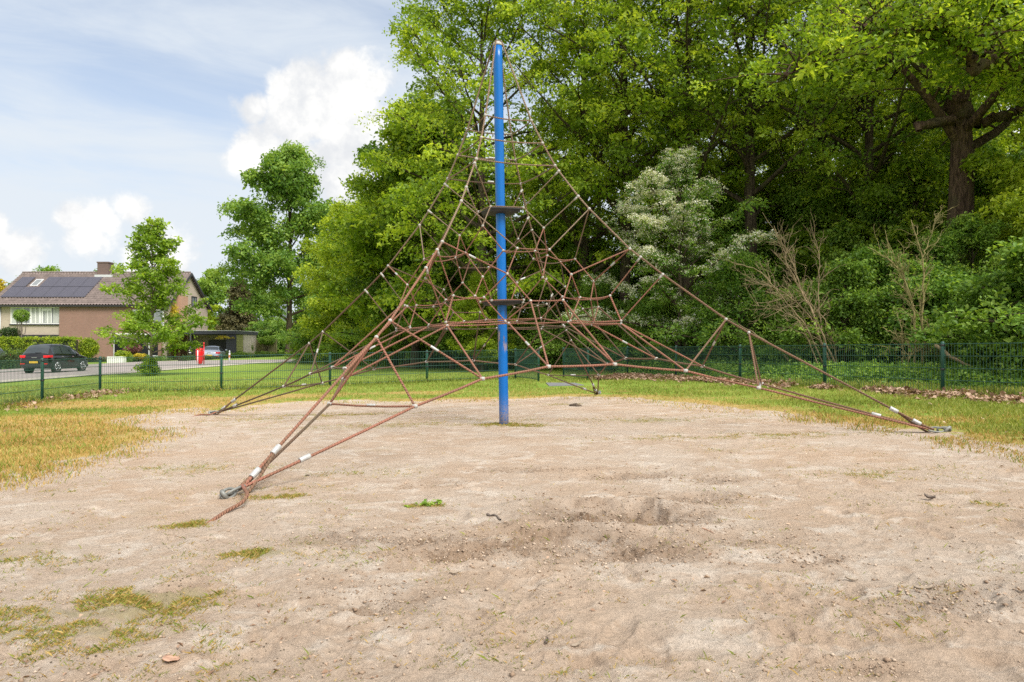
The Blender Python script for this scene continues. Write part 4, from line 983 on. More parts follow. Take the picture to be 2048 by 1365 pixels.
def build_carport():
    D = 66.0; x0, x1 = -33.7, (473 - 1024) / F * D; g = -.42; yb = 71.1; zt = EYE + (694 - 662.5) / F * D
    root = empty('carport', (x0, D, g), label='flat-roofed carport with dark fascia beside the brick house', cat='carport')
    off = np.array([x0, D, g]); T = Matrix.Translation(tuple(-off))
    def part(mb, n, m, p=root): o = mb.build(n, m, None); o.data.transform(T); o.parent = p; return o
    mb = MB(); mb.box((x0, D - .3, zt - .30), (x1 + .15, yb + .1, zt)); part(mb, 'roof', M['anthracite'])
    mb = MB(); mb.box((x0, D - .36, zt + .003), (x1 + .21, yb + .12, zt + .05)); part(mb, 'roof_edge', M['lead'])
    mb = MB(); mb.box((x0, yb - .2, g - .2), (x1, yb, zt - .31)); part(mb, 'back_wall', M['brick_cream'])
    mb = MB(); mb.box((x1 - .2, D + 1.7, g - .2), (x1 - .004, yb - .21, zt - .31)); part(mb, 'side_wall', simple('pale_render', (.60, .52, .44), .85, var=.15, scale=2))
    mb = MB(); n = 11
    for i in range(n): mb.box((x1 - .16, D + .06, g + i * .235), (x1 - .02, D + 1.68, g + i * .235 + .22))
    part(mb, 'slat_screen', M['green_slats'])
    mb = MB()
    for i in range(12): mb.box((x1 - .95, D - .12 + (.01 if i % 2 else 0), g + i * .215), (x1 - .01, D + .02, g + i * .215 + .205))
    part(mb, 'boarding', M['anthracite'])
    mb = MB(); a, b_ = (419 - 1024) / F * yb, (460 - 1024) / F * yb; mb.box((a, yb - .28, g), (b_, yb - .205, g + 2.1)); part(mb, 'garage_door', M['black'])
    mb = MB(); mb.tube([((385 - 1024) / F * 66.3, 66.3, g), ((385 - 1024) / F * 66.3, 66.3, zt - .3)], .06, 8); part(mb, 'support', M['black'])
    mb = MB(); mb.box((-31.2, yb - .24, 1.0), (-31.0, yb - .205, 1.5)); part(mb, 'wall_lamp', M['black'])
build_carport()

# plank fence beyond the carport
def plank_fence():
    D = 71.3; x0, x1 = (513 - 1024) / F * D, (553 - 1024) / F * D
    root = empty('plank_fence', (x0, D, -.1), label='weathered vertical plank fence right of the carport', cat='fence')
    n = 16; mb = MB()
    for i in range(n):
        a = (x1 - x0) * i / n; mb.box((a, (i % 2) * .03, -.3), (a + (x1 - x0) / n * .94, .03 + (i % 2) * .03, 1.72 + .04 * math.sin(i * 2.3)))
    mb.build('planks', M['wood_fence'], root)
    mb = MB()
    for i in (0, 1, 2, 3): a = (x1 - x0) * i / 3; mb.box((a - .06, -.07, -.3), (a + .06, -.005, 1.85))
    mb.build('posts', M['wood_fence'], root)
plank_fence()
# house roof far behind the trees
def far_house():
    D = 110.; x0, x1 = (480 - 1024) / F * D, (556 - 1024) / F * D; z0 = EYE + (694 - 655) / F * D; z1 = EYE + (694 - 600) / F * D
    root = empty('far_house', (x0, D, 0), label='far house with a slate roof showing between the trees', cat='house')
    mb = MB(); mb.box((.3, .3, -.5), (x1 - x0 - .3, 8, z0)); mb.build('wall', M['brick_cream'], root)
    mb = MB(); w = x1 - x0; mb.add([(0, 0, z0 - .1), (w, 0, z0 - .1), (w, 4.2, z1), (0, 4.2, z1), (0, 8.4, z0 - .1), (w, 8.4, z0 - .1), (0, 0, z0 - .3), (w, 0, z0 - .3), (0, 8.4, z0 - .3), (w, 8.4, z0 - .3)],
                       [(0, 1, 2, 3), (3, 2, 5, 4), (0, 3, 4), (1, 5, 2), (6, 7, 1, 0), (8, 4, 5, 9), (6, 8, 9, 7), (6, 0, 4, 8), (7, 9, 5, 1)])
    mb.build('roof', simple('slate_roof', (.16, .17, .23), .6), root)
far_house()

# ------------------------------------------------------------------ cars
def build_car(L_=4.45, W_=1.84, H_=1.62, paint=None, label='', name='parked_car', suv=True, lamp_z=.93, plate_y=True):
    """car with its nose towards +y, rear at y=0, wheels on z=0"""
    root = empty(name, label=label, cat='car')
    hw = W_ / 2; zb = .98 * (H_ / 1.62)     # belt line
    # stations: y, half width, sill z, belt z, roof z, half width at roof
    if suv:
        st = [(.00, .80, .42, .80, .82, .74), (.05, .88, .34, .93, .98, .80), (.16, .92, .26, 1.00, 1.10, .74), (.42, .93, .24, 1.02, 1.46, .66), (.62, .935, .23, 1.03, 1.58, .63), (1.2, .94, .23, 1.02, 1.62, .62),
              (1.9, .94, .23, 1.00, 1.62, .62), (2.5, .94, .23, .985, 1.56, .61), (2.95, .935, .23, .97, 1.36, .66), (3.3, .93, .23, .96, 1.06, .76), (3.7, .92, .24, .92, .985, .78), (4.1, .88, .27, .84, .90, .74), (4.35, .78, .34, .74, .78, .66), (4.45, .64, .42, .62, .64, .56)]
    else:
        st = [(.00, .76, .40, .74, .76, .70), (.06, .84, .32, .86, .90, .76), (.3, .88, .24, .92, .98, .72), (.75, .90, .22, .93, 1.16, .62), (1.1, .90, .21, .93, 1.36, .56), (1.7, .90, .21, .92, 1.42, .55),
              (2.2, .90, .21, .91, 1.40, .55), (2.6, .90, .21, .90, 1.24, .60), (3.0, .89, .21, .88, .97, .70), (3.5, .88, .22, .84, .89, .72), (3.95, .82, .27, .74, .80, .66), (4.2, .70, .36, .62, .64, .58)]
    sy = L_ / st[-1][0]; sw = W_ / (2 * max(s[1] for s in st)); sz = H_ / max(s[4] for s in st)
    rows = []
    for (y, w, s, b_, r, wr) in st:
        y *= sy; w *= sw; wr *= sw; s *= sz; b_ *= sz; r *= sz
        mid = s + (b_ - s) * .45
        half = [(w * .86, s), (w * .985, s + .07), (w, mid), (w * .975, b_ - .02), (w * .945, b_ + .01), (wr + .03, r - .055), (wr - .06, r - .012), (wr * .5, r + .008)]
        ring = [(x, y, z) for x, z in half] + [(0, y, r + .014)] + [(-x, y, z) for x, z in half[::-1]]
        rows.append(ring)
    nR = len(rows[0]); vs = [p for r in rows for p in r]; fs = []
    for i in range(len(rows) - 1):
        for j in range(nR - 1): fs.append((i * nR + j, i * nR + j + 1, (i + 1) * nR + j + 1, (i + 1) * nR + j))
        fs.append((i * nR + nR - 1, i * nR, (i + 1) * nR, (i + 1) * nR + nR - 1))
    fs.append(tuple(range(nR))[::-1]); fs.append(tuple((len(rows) - 1) * nR + j for j in range(nR)))
    mb = MB(); mb.add(vs, [f[::-1] for f in fs], True); body = mb.build('body', paint, root)
    # glass panels laid just outside the body skin
    def skin(i, f_, t, side, out=.006):
        """point between station i and i+1 (f_), t from belt (0) to roof edge (1)"""
        a = rows[i]; c = rows[min(i + 1, len(rows) - 1)]; p = np.array(a[4]) * (1 - f_) + np.array(c[4]) * f_; q = np.array(a[5]) * (1 - f_) + np.array(c[5]) * f_
        r = p + (q - p) * t; return (side * (r[0] + out), r[1], r[2] + out * .3)
    wins = [((3, .1), (5, .25)), ((5, .32), (6, .6)), ((6, .68), (8, .6))] if suv else [((3, .5), (4, .7)), ((4, .8), (6, .1)), ((6, .2), (7, .6))]
    gm = MB()
    for side in (1, -1):
        for (a, b_) in wins:
            ks = []; ia, ib = a[0] + a[1], b_[0] + b_[1]; 
            for q in np.linspace(ia, ib, 6): i = int(q); ks.append((i, q - i))
            lo = [skin(i, f_, .10, side) for i, f_ in ks]; hi = [skin(i, f_, .93, side) for i, f_ in ks]; n = len(ks)
            gm.add(lo + hi, [(j, j + 1, n + j + 1, n + j) if side > 0 else (j + 1, j, n + j, n + j + 1) for j in range(n - 1)])
    # rear and front screens
    def cross(i0, i1, t0, t1, out):
        P = []
        for i, f_ in ((i0, t0), (i1, t1)):
            a = rows[i]; c = rows[i + 1]; P.append([np.array(a[j]) * (1 - f_) + np.array(c[j]) * f_ + np.array([0, out[0], out[1]]) for j in (5, 6, 7, 8, 9, 10, 11)])
        return P
    for (i0, i1, t0, t1, out) in ([(1, 3, .9, .75, (-.012, .012)), (7, 9, .35, .05, (.012, .012))] if suv else [(2, 3, .6, .95, (-.01, .012)), (6, 7, .3, .95, (.01, .012))]):
        ii = np.linspace(i0 + t0, i1 + t1, 5); V = []
        for q in ii:
            i = int(q); V += cross(i, i, q - i, q - i, out)[0]
        gm.add(V, [(r * 7 + j, r * 7 + j + 1, (r + 1) * 7 + j + 1, (r + 1) * 7 + j) for r in range(4) for j in range(6)])
    gm.build('window', M['carglass'], root)
    # wheels with dark arches
    R0 = .35 * sz if suv else .31
    for y in (.82 * sy, (3.5 if suv else 3.35) * sy):
        for side in (1, -1):
            am = MB(); c = np.array([side * (hw * .992 - .04), y, R0 + .02]); am.tube([c - np.array([side * .12, 0, 0]), c + np.array([side * .045, 0, 0])], [R0 + .08] * 2, 28, smooth=False); am.build('wheel_arch', M['tyre'], root)
            wm = MB(); a = np.array([side * (hw * .99 - .16), y, R0]); o_ = np.array([side * (hw * .99 + .015), y, R0])
            wm.tube([a, a + (o_ - a) * .1, a + (o_ - a) * .9, o_], [R0 - .02, R0, R0, R0 - .03], 28); wh = wm.build('wheel', M['tyre'], root)
            rm = MB(); 
            for k in range(5):
                an = k * 2 * math.pi / 5 + .3
                for da in (-.13, .13):
                    rm.tube([o_ + np.array([side * .008, .05 * math.cos(an), .05 * math.sin(an)]), o_ + np.array([side * .006, (R0 * .70) * math.cos(an + da), (R0 * .70) * math.sin(an + da)])], [.03, .022], 6)
            rm.tube([o_ + np.array([side * .004, R0 * .7 * math.cos(q), R0 * .7 * math.sin(q)]) for q in np.linspace(0, 2 * math.pi, 25)], .018, 6)
            rm.build('rim', M['rim'], wh)
    # bumpers, cladding, lamps, plate, handles, rails, mirror
    bm = MB(); bm.box((-hw * .86, -.03, .36 * sz), (hw * .86, .12, .52 * sz), .02); bm.box((-hw * .80, L_ - .10, .26), (hw * .80, L_ + .0, .42), .02); bm.build('bumper', M['black'], root)
    for side in (1, -1):
        lm = MB(); z = lamp_z * sz * (1 if suv else .88); x0, x1 = side * hw * .60, side * hw * .90
        lm.box((min(x0, x1), -.035 + (.02 if suv else .03), z - .07), (max(x0, x1), .1, z + .07), .02)
        s0, s1 = side * hw * .86, side * hw * .985; lm.box((min(s0, s1), .03, z - .055), (max(s0, s1), .40, z + .075), .02); lm.build('tail_light', M['tail'], root)
        rl = MB(); rl.box((min(x0, x1), -.045, .50 * sz), (max(x0, x1), -.02, .55 * sz)); rl.build('reflector', M['tail'], root)
        for y in (1.25 * sy, 2.35 * sy):
            hm = MB(); hm.box((min(side * hw * .985, side * (hw * 1.005)), y, .90 * sz), (max(side * hw * .985, side * (hw * 1.005)), y + .17, .93 * sz)); hm.build('door_handle', M['chrome'], root)
        mm = MB(); mm.sphere((side * (hw + .10), 2.72 * sy, 1.04 * sz), .11, 10, 7, (1, .55, .75)); mm.build('wing_mirror', paint, root)
        if suv:
            rr = MB(); rr.tube([(side * hw * .60, .75, H_ + .0), (side * hw * .60, .9, H_ + .035), (side * hw * .58, 2.4, H_ + .03), (side * hw * .58, 2.6, H_ - .03)], .016, 6); rr.build('roof_rail', M['black'], root)
        hl = MB(); hl.box((min(side * hw * .5, side * hw * .78), L_ - .28, .70 * sz), (max(side * hw * .5, side * hw * .78), L_ - .06, .80 * sz), .02); hl.build('headlight', M['glass_pale'], root)
    pm = MB(); pm.box((-.26, -.052, .56 * sz), (.26, -.035, .67 * sz)); pm.build('number_plate', M['plate'], root)
    ch = MB(); ch.box((-.16, -.0, .865 * sz), (.16, .02, .885 * sz)); ch.build('boot_handle', M['chrome'], root)
    if suv:
        wp = MB(); wp.tube([(-.02, .12, 1.16 * sz), (.33, .14, 1.17 * sz)], .012, 6); wp.build('rear_wiper', M['black'], root)
    return root
def place_car(car, px, py, rz):
    p = gpt(px, py); car.location = (p[0], p[1], gz(p[0], p[1]) + .05); car.rotation_euler = (0, 0, rz)
p = gpt(66, 750.5)
suv = build_car(paint=M['carpaint'], label='black five-door car parked at the kerb by the bright hedge'); place_car(suv, 68, 748.8, R_(3)); suv.scale = (.84, .88, .94)
silver = build_car(4.2, 1.74, 1.42, M['silver'], 'silver car parked in front of the carport', suv=False)
silver.location = (at(418, 715, 59)[0], 59, -.38); silver.rotation_euler = (0, 0, R_(14))
grey = build_car(4.3, 1.76, 1.48, simple('dark_grey_car_paint', (.07, .07, .08), .2, .5), 'dark grey car roof just showing at the left edge behind the clipped bush', suv=False)
grey.location = (at(-2, 715, 52)[0], 52, -.5); grey.rotation_euler = (0, 0, R_(60))
# ------------------------------------------------------------------ small street things
def litter_bin():
    p = gpt(399, 731.5); g = gz(p[0], p[1])
    root = empty('litter_bin', (p[0], p[1], g), label='red litter bin on a post at the edge of the lawn', cat='litter bin')
    mb = MB(); mb.lathe([(.13, .10), (.17, .16), (.22, .5), (.24, .85), (.235, .98), (.20, 1.04)], 18); mb.build('body', M['red'], root)
    mb = MB(); mb.lathe([(.245, 1.02), (.25, 1.05), (.18, 1.14), (.03, 1.18)], 18); mb.build('lid', M['red'], root)
    mb = MB(); mb.tube([(-.0, -.26, -.1), (0, -.26, 1.02)], .03, 8); mb.build('post', M['white'], root)
    mb = MB(); mb.tube([(.17, .27, 0), (.17, .27, 1.35)], .03, 8); mb.tube([(.17, .27, 1.35), (.17, .27, 1.55)], .035, 8); mb.build('rear_post', M['red'], root)
litter_bin()
def lamp():
    x, y = (381 - 1024) / F * 60, 60.; g = gz(x, y)
    root = empty('street_lamp', (x, y, g), label='black street lamp with a flat head beside the brick house', cat='street lamp')
    top = EYE + (694 - 646) / F * 60 - g
    mb = MB(); mb.tube([(0, 0, -.2), (0, 0, 1.0), (0, 0, 1.02), (0, 0, top)], [.085, .085, .05, .045], 10); mb.build('pole', M['black'], root)
    mb = MB(); mb.lathe([(.03, -.10), (.09, -.06), (.34, .0), (.36, .04), (.10, .10)], 16, (-.05, 0, top)); mb.build('lamp_head', M['lead'], root)
    mb = MB(); mb.box((-.09, -.09, .62), (.09, -.05, .68)); mb.box((-.09, -.09, .82), (.09, -.05, .88)); mb.build('band', M['white'], root)
lamp()
def planter():
    D = 58.; x0, x1 = (214 - 1024) / F * D, (246 - 1024) / F * D; g = gz(x0, D)
    z1 = EYE + (694 - 713.5) / F * D; z0 = EYE + (694 - 727) / F * D
    root = empty('planter_box', (x0, D, g), label='low white slatted box on the pavement in front of the golden bushes', cat='planter')
    mb = MB(); n = 6; w = (x1 - x0) / n
    for i in range(n): mb.box((i * w + .01, 0, z0 - g), ((i + 1) * w - .015, .05, z1 - g))
    mb.build('front', M['white'], root)
    mb = MB(); mb.box((0, .052, z0 - g + .02), (x1 - x0, .5, z1 - g - .04)); mb.build('box', M['white'], root)
planter()
def marker():
    p = gpt(459, 727); root = empty('marker_post', (p[0], p[1], gz(p[0], p[1])), label='short striped marker post on the path before the low hedge', cat='marker post')
    mb = MB(); mb.tube([(0, 0, -.1), (0, 0, .72)], .06, 8); mb.tube([(0, 0, .72), (0, 0, .9)], [.06, .035], 8); mb.build('post', M['lead'], root)
    mb = MB(); mb.tube([(0, 0, .4), (0, 0, .6)], .067, 8, cap=False); mb.build('band', M['orange'], root)
marker()
def hanging_basket():
    c = at(447, 676, 65.5); root = empty('hanging_basket', tuple(c), label='yellow flowering hanging basket under the carport roof', cat='hanging basket')
    mb = MB(); mb.lathe([(.05, -.15), (.14, -.08), (.18, 0)], 12); mb.tube([(0, 0, .0), (0, 0, .7)], .012, 5); mb.build('basket', M['black'], root)
    g = np.random.default_rng(3); C = g.normal(0, .16, (14, 3)) * [1.6, 1.2, .5] + [0, 0, .05]
    V, Fc, ti = leaves(C, .16, np.tile([0, 0, 1.], (14, 1)), 40, .07, 5); link('flowers', np_mesh('flowers', V, Fc, tint=ti), M['yellow'], root)
hanging_basket()

# ------------------------------------------------------------------ trees
def P3(px, D): x, y = XY(px, D); return (x, y, gz(x, y) - .05)
BARK, BIG = M['bark'], M['bark_big']
OAK = dict(per=56, leaf=.15, spray=.50, n_limb=28, n_sub=9, droop=.35)
def limb(pts, r0, r1, D=None, seed=0, wob=.06, k=26):
    """an explicit crooked limb given by picture points with their distance"""
    g = np.random.default_rng(seed); C = np.array([at(a, b, d) for a, b, d in pts]); t = np.linspace(0, len(C) - 1, k)
    Q = np.stack([np.interp(t, range(len(C)), C[:, i]) for i in range(3)], 1)
    for _ in range(2): Q[1:-1] = (Q[:-2] + 2 * Q[1:-1] + Q[2:]) / 4
    Q[1:-1] += g.normal(0, wob, (k - 2, 3)); return Q, np.linspace(r0, r1, k) * g.uniform(.9, 1.12, k)
def local(paths, loc): return [(Q - np.array(loc), r) for Q, r in paths]

# the old oak on the right with its heavy crooked limb
loc = P3(1915, 20)
ex = local([limb([(1925, 230, 20), (1905, 150, 19.8), (1880, 60, 19.6), (1870, -40, 19.5)], .30, .18, seed=2),
            limb([(1900, 245, 20), (1860, 245, 19.6), (1832, 252, 19.2), (1838, 262, 19.0)], .16, .07, seed=3, k=12),
            limb([(1935, 250, 20), (1990, 235, 19.5), (2060, 215, 19), (2140, 190, 18.6)], .16, .08, seed=4)], loc)
plant('oak_big', 'oak_tree', loc, 0, 1, BIG, M['oak'], 'old oak with the thickest brown trunk, at the right of the wood edge', bpy and 'tree',
      seed=31, H=18.5, R=6.2, h0=8.0, tr=.47, extra=ex, sides=9, **{**OAK, 'n_limb': 26})
loc = P3(2290, 17.5)
ex = local([limb([(2200, 200, 17.4), (2100, 135, 17), (2040, 128, 16.6), (1985, 112, 16.3), (1948, 145, 16.1), (1945, 118, 16.0), (1915, 88, 15.9), (1870, 58, 15.7), (1800, 62, 15.5), (1725, 60, 15.3), (1690, 90, 15.1), (1645, 125, 15.0), (1570, 150, 14.9)], .17, .025, seed=8, wob=.05, k=70),
            limb([(1815, 62, 15.6), (1790, 45, 15.6), (1772, 10, 15.6), (1765, -20, 15.6)], .11, .06, seed=9, wob=.02, k=10)], loc)
plant('oak_over', 'oak_tree', loc, 0, 1, BIG, M['oak'], 'oak beyond the right edge whose crooked grey limb reaches over the top right corner', 'tree',
      seed=37, H=16.5, R=4.6, h0=8.0, tr=.38, extra=ex, sides=9, **{**OAK, 'n_limb': 26})
def limb_leaves():
    g = np.random.default_rng(44); root = [o for o in bpy.data.objects if o.name.startswith('oak_tree') and o.get('label', '').startswith('oak beyond the right')][0]
    Q, r = limb([(2100, 135, 17), (2040, 128, 16.6), (1985, 112, 16.3), (1915, 88, 15.9), (1870, 58, 15.7), (1800, 62, 15.5), (1725, 60, 15.3), (1645, 125, 15.0), (1570, 150, 14.9)], .1, .1, wob=0, k=60)
    C = []; paths = []
    for i in range(230):
        j = int(g.integers(2, 60)); d = g.normal(0, 1, 3); d[2] = abs(d[2]) * .6 - .1; d /= np.linalg.norm(d); e = Q[j] + d * g.uniform(.35, 2.1); C.append(e)
        paths.append((np.array([Q[j], (Q[j] + e) / 2 + g.normal(0, .06, 3), e]), np.array([.028, .016, .006])))
    C = np.array(C); loc = np.array(root.location); V, Fc, T = leaves(C - loc, g.uniform(.25, .5, len(C)), np.tile([0, -.2, .97], (len(C), 1)), 46, .13, 45, droop=.5)
    link('foliage', np_mesh('foliage', V, Fc, tint=T), M['oak'], root)
    V, Fq = tubes_np([(p - loc, r_) for p, r_ in paths], 5); link('shoots', np_mesh('shoots', V, Fq, smooth=True), BIG, root)
limb_leaves()
plant('oak_a', 'oak_tree', P3(1505, 25), .4, 1, BARK, M['oak'], 'oak with a straight dark trunk rising behind the tan dead stems', 'tree',
      seed=41, H=19, R=5.6, h0=7.0, tr=.30, **OAK)
loc = P3(1375, 26)
ex = local([limb([(1372, 235, 26), (1340, 215, 25.6), (1400, 200, 25.3), (1455, 210, 25.2), (1500, 200, 25.2), (1560, 205, 25.2)], .16, .10, seed=12, wob=.08)], loc)
plant('oak_b', 'oak_tree', loc, 2.1, 1, BARK, M['oak'], 'oak with a leaning dark trunk directly behind the white-flowering hawthorn', 'tree',
      seed=43, H=19.5, R=5.8, h0=7.5, tr=.30, extra=[(np.array([[0, 0, 0], [0, 0, .1]]), np.array([.01, .01]))], **OAK)
plant('oak_c', 'oak_tree', P3(958, 28), 1.0, 1, BARK, M['oak'], 'broad leafy oak right behind the blue mast, leftmost tall tree of the wood', 'tree',
      seed=49, H=16.2, R=6.5, h0=2.4, tr=.30, **{**OAK, 'n_limb': 36, 'n_sub': 9, 'per': 62})
plant('oak_d', 'oak_tree', P3(1165, 28.5), .2, 1, BARK, M['oak'], 'dense oak between the mast and the hawthorn', 'tree',
      seed=53, H=18.5, R=5.2, h0=3.2, tr=.32, **OAK)
for key, px, D, sc, rz, mt, lab in [
    ('oak_a', 1250, 27.5, .95, 1.9, 'oak', 'oak with a bare dark lower trunk left of the hawthorn'),
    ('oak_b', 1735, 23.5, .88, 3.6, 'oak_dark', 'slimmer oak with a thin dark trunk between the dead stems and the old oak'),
    ('oak_a', 1640, 28, 1.0, 2.9, 'beech', 'light yellow-green oak crown hanging high above the dead stems'),
    ('oak_c', 2110, 28, 1.1, 4.0, 'beech', 'tall yellow-green tree beyond the right edge, farther back than the old oak')]:
    plant(key, 'oak_tree', P3(px, D), rz, sc, BARK, M[mt], lab, 'tree')
bk = [(905, 38, 'oak_c', 'oak', .66), (1060, 39, 'oak_c', 'oak', .78), (1200, 38, 'oak_c', 'beech', .92), (1340, 33, 'oak_c', 'elder', .80), (1460, 34, 'oak_c', 'beech', .86),
      (1590, 32, 'oak_c', 'beech', .84), (1710, 31, 'oak_c', 'beech', .84), (1830, 29, 'oak_c', 'elder', .84), (2010, 32, 'oak_c', 'beech', .95), (2200, 30, 'oak_c', 'oak', 1.0),
      (1400, 48, 'oak_d', 'beech', 1.05), (1640, 46, 'oak_c', 'beech', 1.1), (1880, 44, 'oak_c', 'beech', 1.05)]
for i, (px, D, key, mt, sc) in enumerate(bk):  # brighter yellow-green leaves on deep crowns put a lit glow into the gaps
    plant(key, 'oak_tree', P3(px, D), i * 1.37, sc, BARK, M[mt], 'tall leafy tree deep in the wood behind the front row', 'tree', 'trees deep in the wood')
# light-green trees stepping down on the left of the wood
plant('beech_a', 'broadleaf_tree', P3(815, 36), .5, 1, BARK, M['beech'], 'yellow-green tree just left of the wood, behind the left ropes of the net', 'tree', seed=61, H=10.8, R=3.5, h0=1.0, tr=.2, n_limb=26, n_sub=8, per=95, leaf=.17, spray=.6, droop=.4)
plant('beech_a', 'broadleaf_tree', P3(868, 34), 3.3, 1.22, BARK, M['elder'], 'green tree with a rounded crown between the tall oak and the yellow-green tree', 'tree')
plant('beech_a', 'broadleaf_tree', P3(832, 33), 5.2, 1.14, BARK, M['oak'], 'leafy green tree at the shoulder of the wood, just left of the tall leftmost oak', 'tree')
plant('beech_a', 'broadleaf_tree', P3(765, 41), 1.2, .98, BARK, M['oak'], 'green tree stepping down between the two yellow-green trees', 'tree')
plant('beech_a', 'broadleaf_tree', P3(705, 44), 2.5, .95, BARK, M['beech'], 'smaller yellow-green tree at the left end of the wood, lowest of the light ones', 'tree')
plant('beech_a', 'broadleaf_tree', P3(905, 31), 4.1, .62, BARK, M['elder'], 'low bright green tree close behind the fence left of the mast', 'tree')
plant('beech_a', 'broadleaf_tree', P3(965, 27), 5.1, .36, BARK, M['beech'], 'knee-branched bright green sapling beside the mast behind the fence', 'tree')
plant('beech_a', 'broadleaf_tree', P3(2150, 18.6), 2.2, .74, BARK, M['beech'], 'bright yellow-green young tree at the right edge beside the old oak trunk', 'tree')
# middle distance tree
plant('plane', 'broadleaf_tree', P3(578, 60), 1.1, 1, BARK, M['plane'], 'free-standing tall green tree between the carport and the wood', 'tree', seed=71, H=18.3, R=5.9, h0=3.2, tr=.30,
      n_limb=30, n_sub=9, per=78, leaf=.30, spray=.95, env='pear', droop=.35)
# street tree
plant('lime', 'lime_tree', P3(303, 30), .3, 1, M['bark_pale'], M['lime'], 'young light green street tree in front of the brick house', 'tree', seed=83, upow=1.35, rvar=(.6, 1.15), H=6.9, R=2.6, h0=1.35, tr=.075,
      n_limb=30, n_sub=6, per=40, leaf=.135, spray=.27, env='lime', droop=.7, sides=6)
def bush(key, name, px, D, H, R, mt, label, cat='shrub', group=None, seed=1, leaf=.09, rz=0, **kw):
    a = dict(seed=seed, H=H, R=R, h0=.1, tr=.05, n_limb=24, n_sub=6, per=48, leaf=leaf, spray=.27 * R ** .6, rvar=(.4, 1.35), env='pear', droop=.3, sides=4, density=1); a.update(kw)
    if key in TREEMESH: return plant(key, name, P3(px, D), rz, H / BH[key], BARK, M[mt], label, cat, group, ('stems', 'foliage'))
    BH[key] = H
    return plant(key, name, P3(px, D), rz, 1, BARK, M[mt], label, cat, group, ('stems', 'foliage'), **a)
BH = {}
bush('basal', 'shrub', 301, 29.6, .75, .42, 'lime', 'clump of green shoots at the foot of the young street tree', seed=91, leaf=.08, per=30, n_limb=12)
# understorey and shrubs at the wood edge
for key, px, D, H, R, mt, lab, sd in [
    ('sh_a', 1985, 14.6, 2.35, 1.3, 'shrub', 'dark green bush at the right edge just behind the fence', 101),
    ('sh_b', 1690, 17.8, 3.0, 1.6, 'elder', 'bright green elder bush between the two clumps of bare stems', 102),
    ('sh_c', 1480, 20.6, 3.7, 1.9, 'shrub', 'green bush right of the hawthorn behind the fence', 103),
    ('sh_d', 1190, 26.5, 3.4, 2.0, 'shrub', 'dark bush behind the gap in the fence', 104)]:
    bush(key, 'shrub', px, D, H, R, mt, lab, seed=sd)
ul = [('sh_a', 2100, 13.4, 3.0, 'elder'), ('sh_b', 1835, 17.5, 2.9, 'shrub'), ('sh_b', 1590, 19.5, 2.5, 'elder'), ('sh_c', 1395, 22, 2.4, 'shrub'), ('sh_c', 1300, 23.6, 2.6, 'shrub'), ('sh_d', 1080, 28.5, 2.6, 'shrub'),
      ('sh_d', 1010, 30, 2.6, 'shrub'), ('sh_c', 860, 34.5, 3.4, 'shrub'), ('sh_d', 790, 38, 4.4, 'shrub'), ('sh_c', 735, 42, 4.6, 'shrub'), ('sh_d', 680, 47, 4.6, 'shrub'), ('sh_c', 640, 54, 5.0, 'plane'),
      ('sh_c', 2220, 12, 3.4, 'shrub'), ('sh_a', 1900, 17, 2.6, 'shrub'), ('sh_b', 1755, 18.5, 3.4, 'shrub')]
for i, (key, px, D, H, mt) in enumerate(ul):
    bush(key, 'shrub', px, D, H, 1, mt, 'leafy bush in the undergrowth along the wood edge', group='undergrowth bushes along the wood edge', rz=i * 1.7)
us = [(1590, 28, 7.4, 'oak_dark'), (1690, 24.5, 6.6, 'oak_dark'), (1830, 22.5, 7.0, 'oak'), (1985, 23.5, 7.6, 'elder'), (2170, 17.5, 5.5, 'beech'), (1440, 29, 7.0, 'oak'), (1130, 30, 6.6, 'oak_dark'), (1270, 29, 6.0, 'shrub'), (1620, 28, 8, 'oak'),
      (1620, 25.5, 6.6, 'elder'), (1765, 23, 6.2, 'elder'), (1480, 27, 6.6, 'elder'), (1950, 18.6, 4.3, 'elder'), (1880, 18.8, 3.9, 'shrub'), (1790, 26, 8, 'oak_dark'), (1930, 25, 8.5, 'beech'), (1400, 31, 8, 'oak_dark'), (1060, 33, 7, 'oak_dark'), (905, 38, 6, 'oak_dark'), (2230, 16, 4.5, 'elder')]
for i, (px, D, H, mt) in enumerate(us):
    key = 'sap'
    if key in TREEMESH: plant(key, 'sapling', P3(px, D), i * 2.1, H / 7.0, BARK, M[mt], 'young leafy tree filling the gaps under the tall oaks', 'tree', 'young trees under the oaks')
    else: plant(key, 'sapling', P3(px, D), i * 2.1, 1, BARK, M[mt], 'young leafy tree filling the gaps under the tall oaks', 'tree', 'young trees under the oaks', seed=111, H=7.0, R=2.7, h0=.8, tr=.10, n_limb=26, n_sub=7, per=58, leaf=.13, spray=.42, rvar=(.5, 1.25), env='pear')
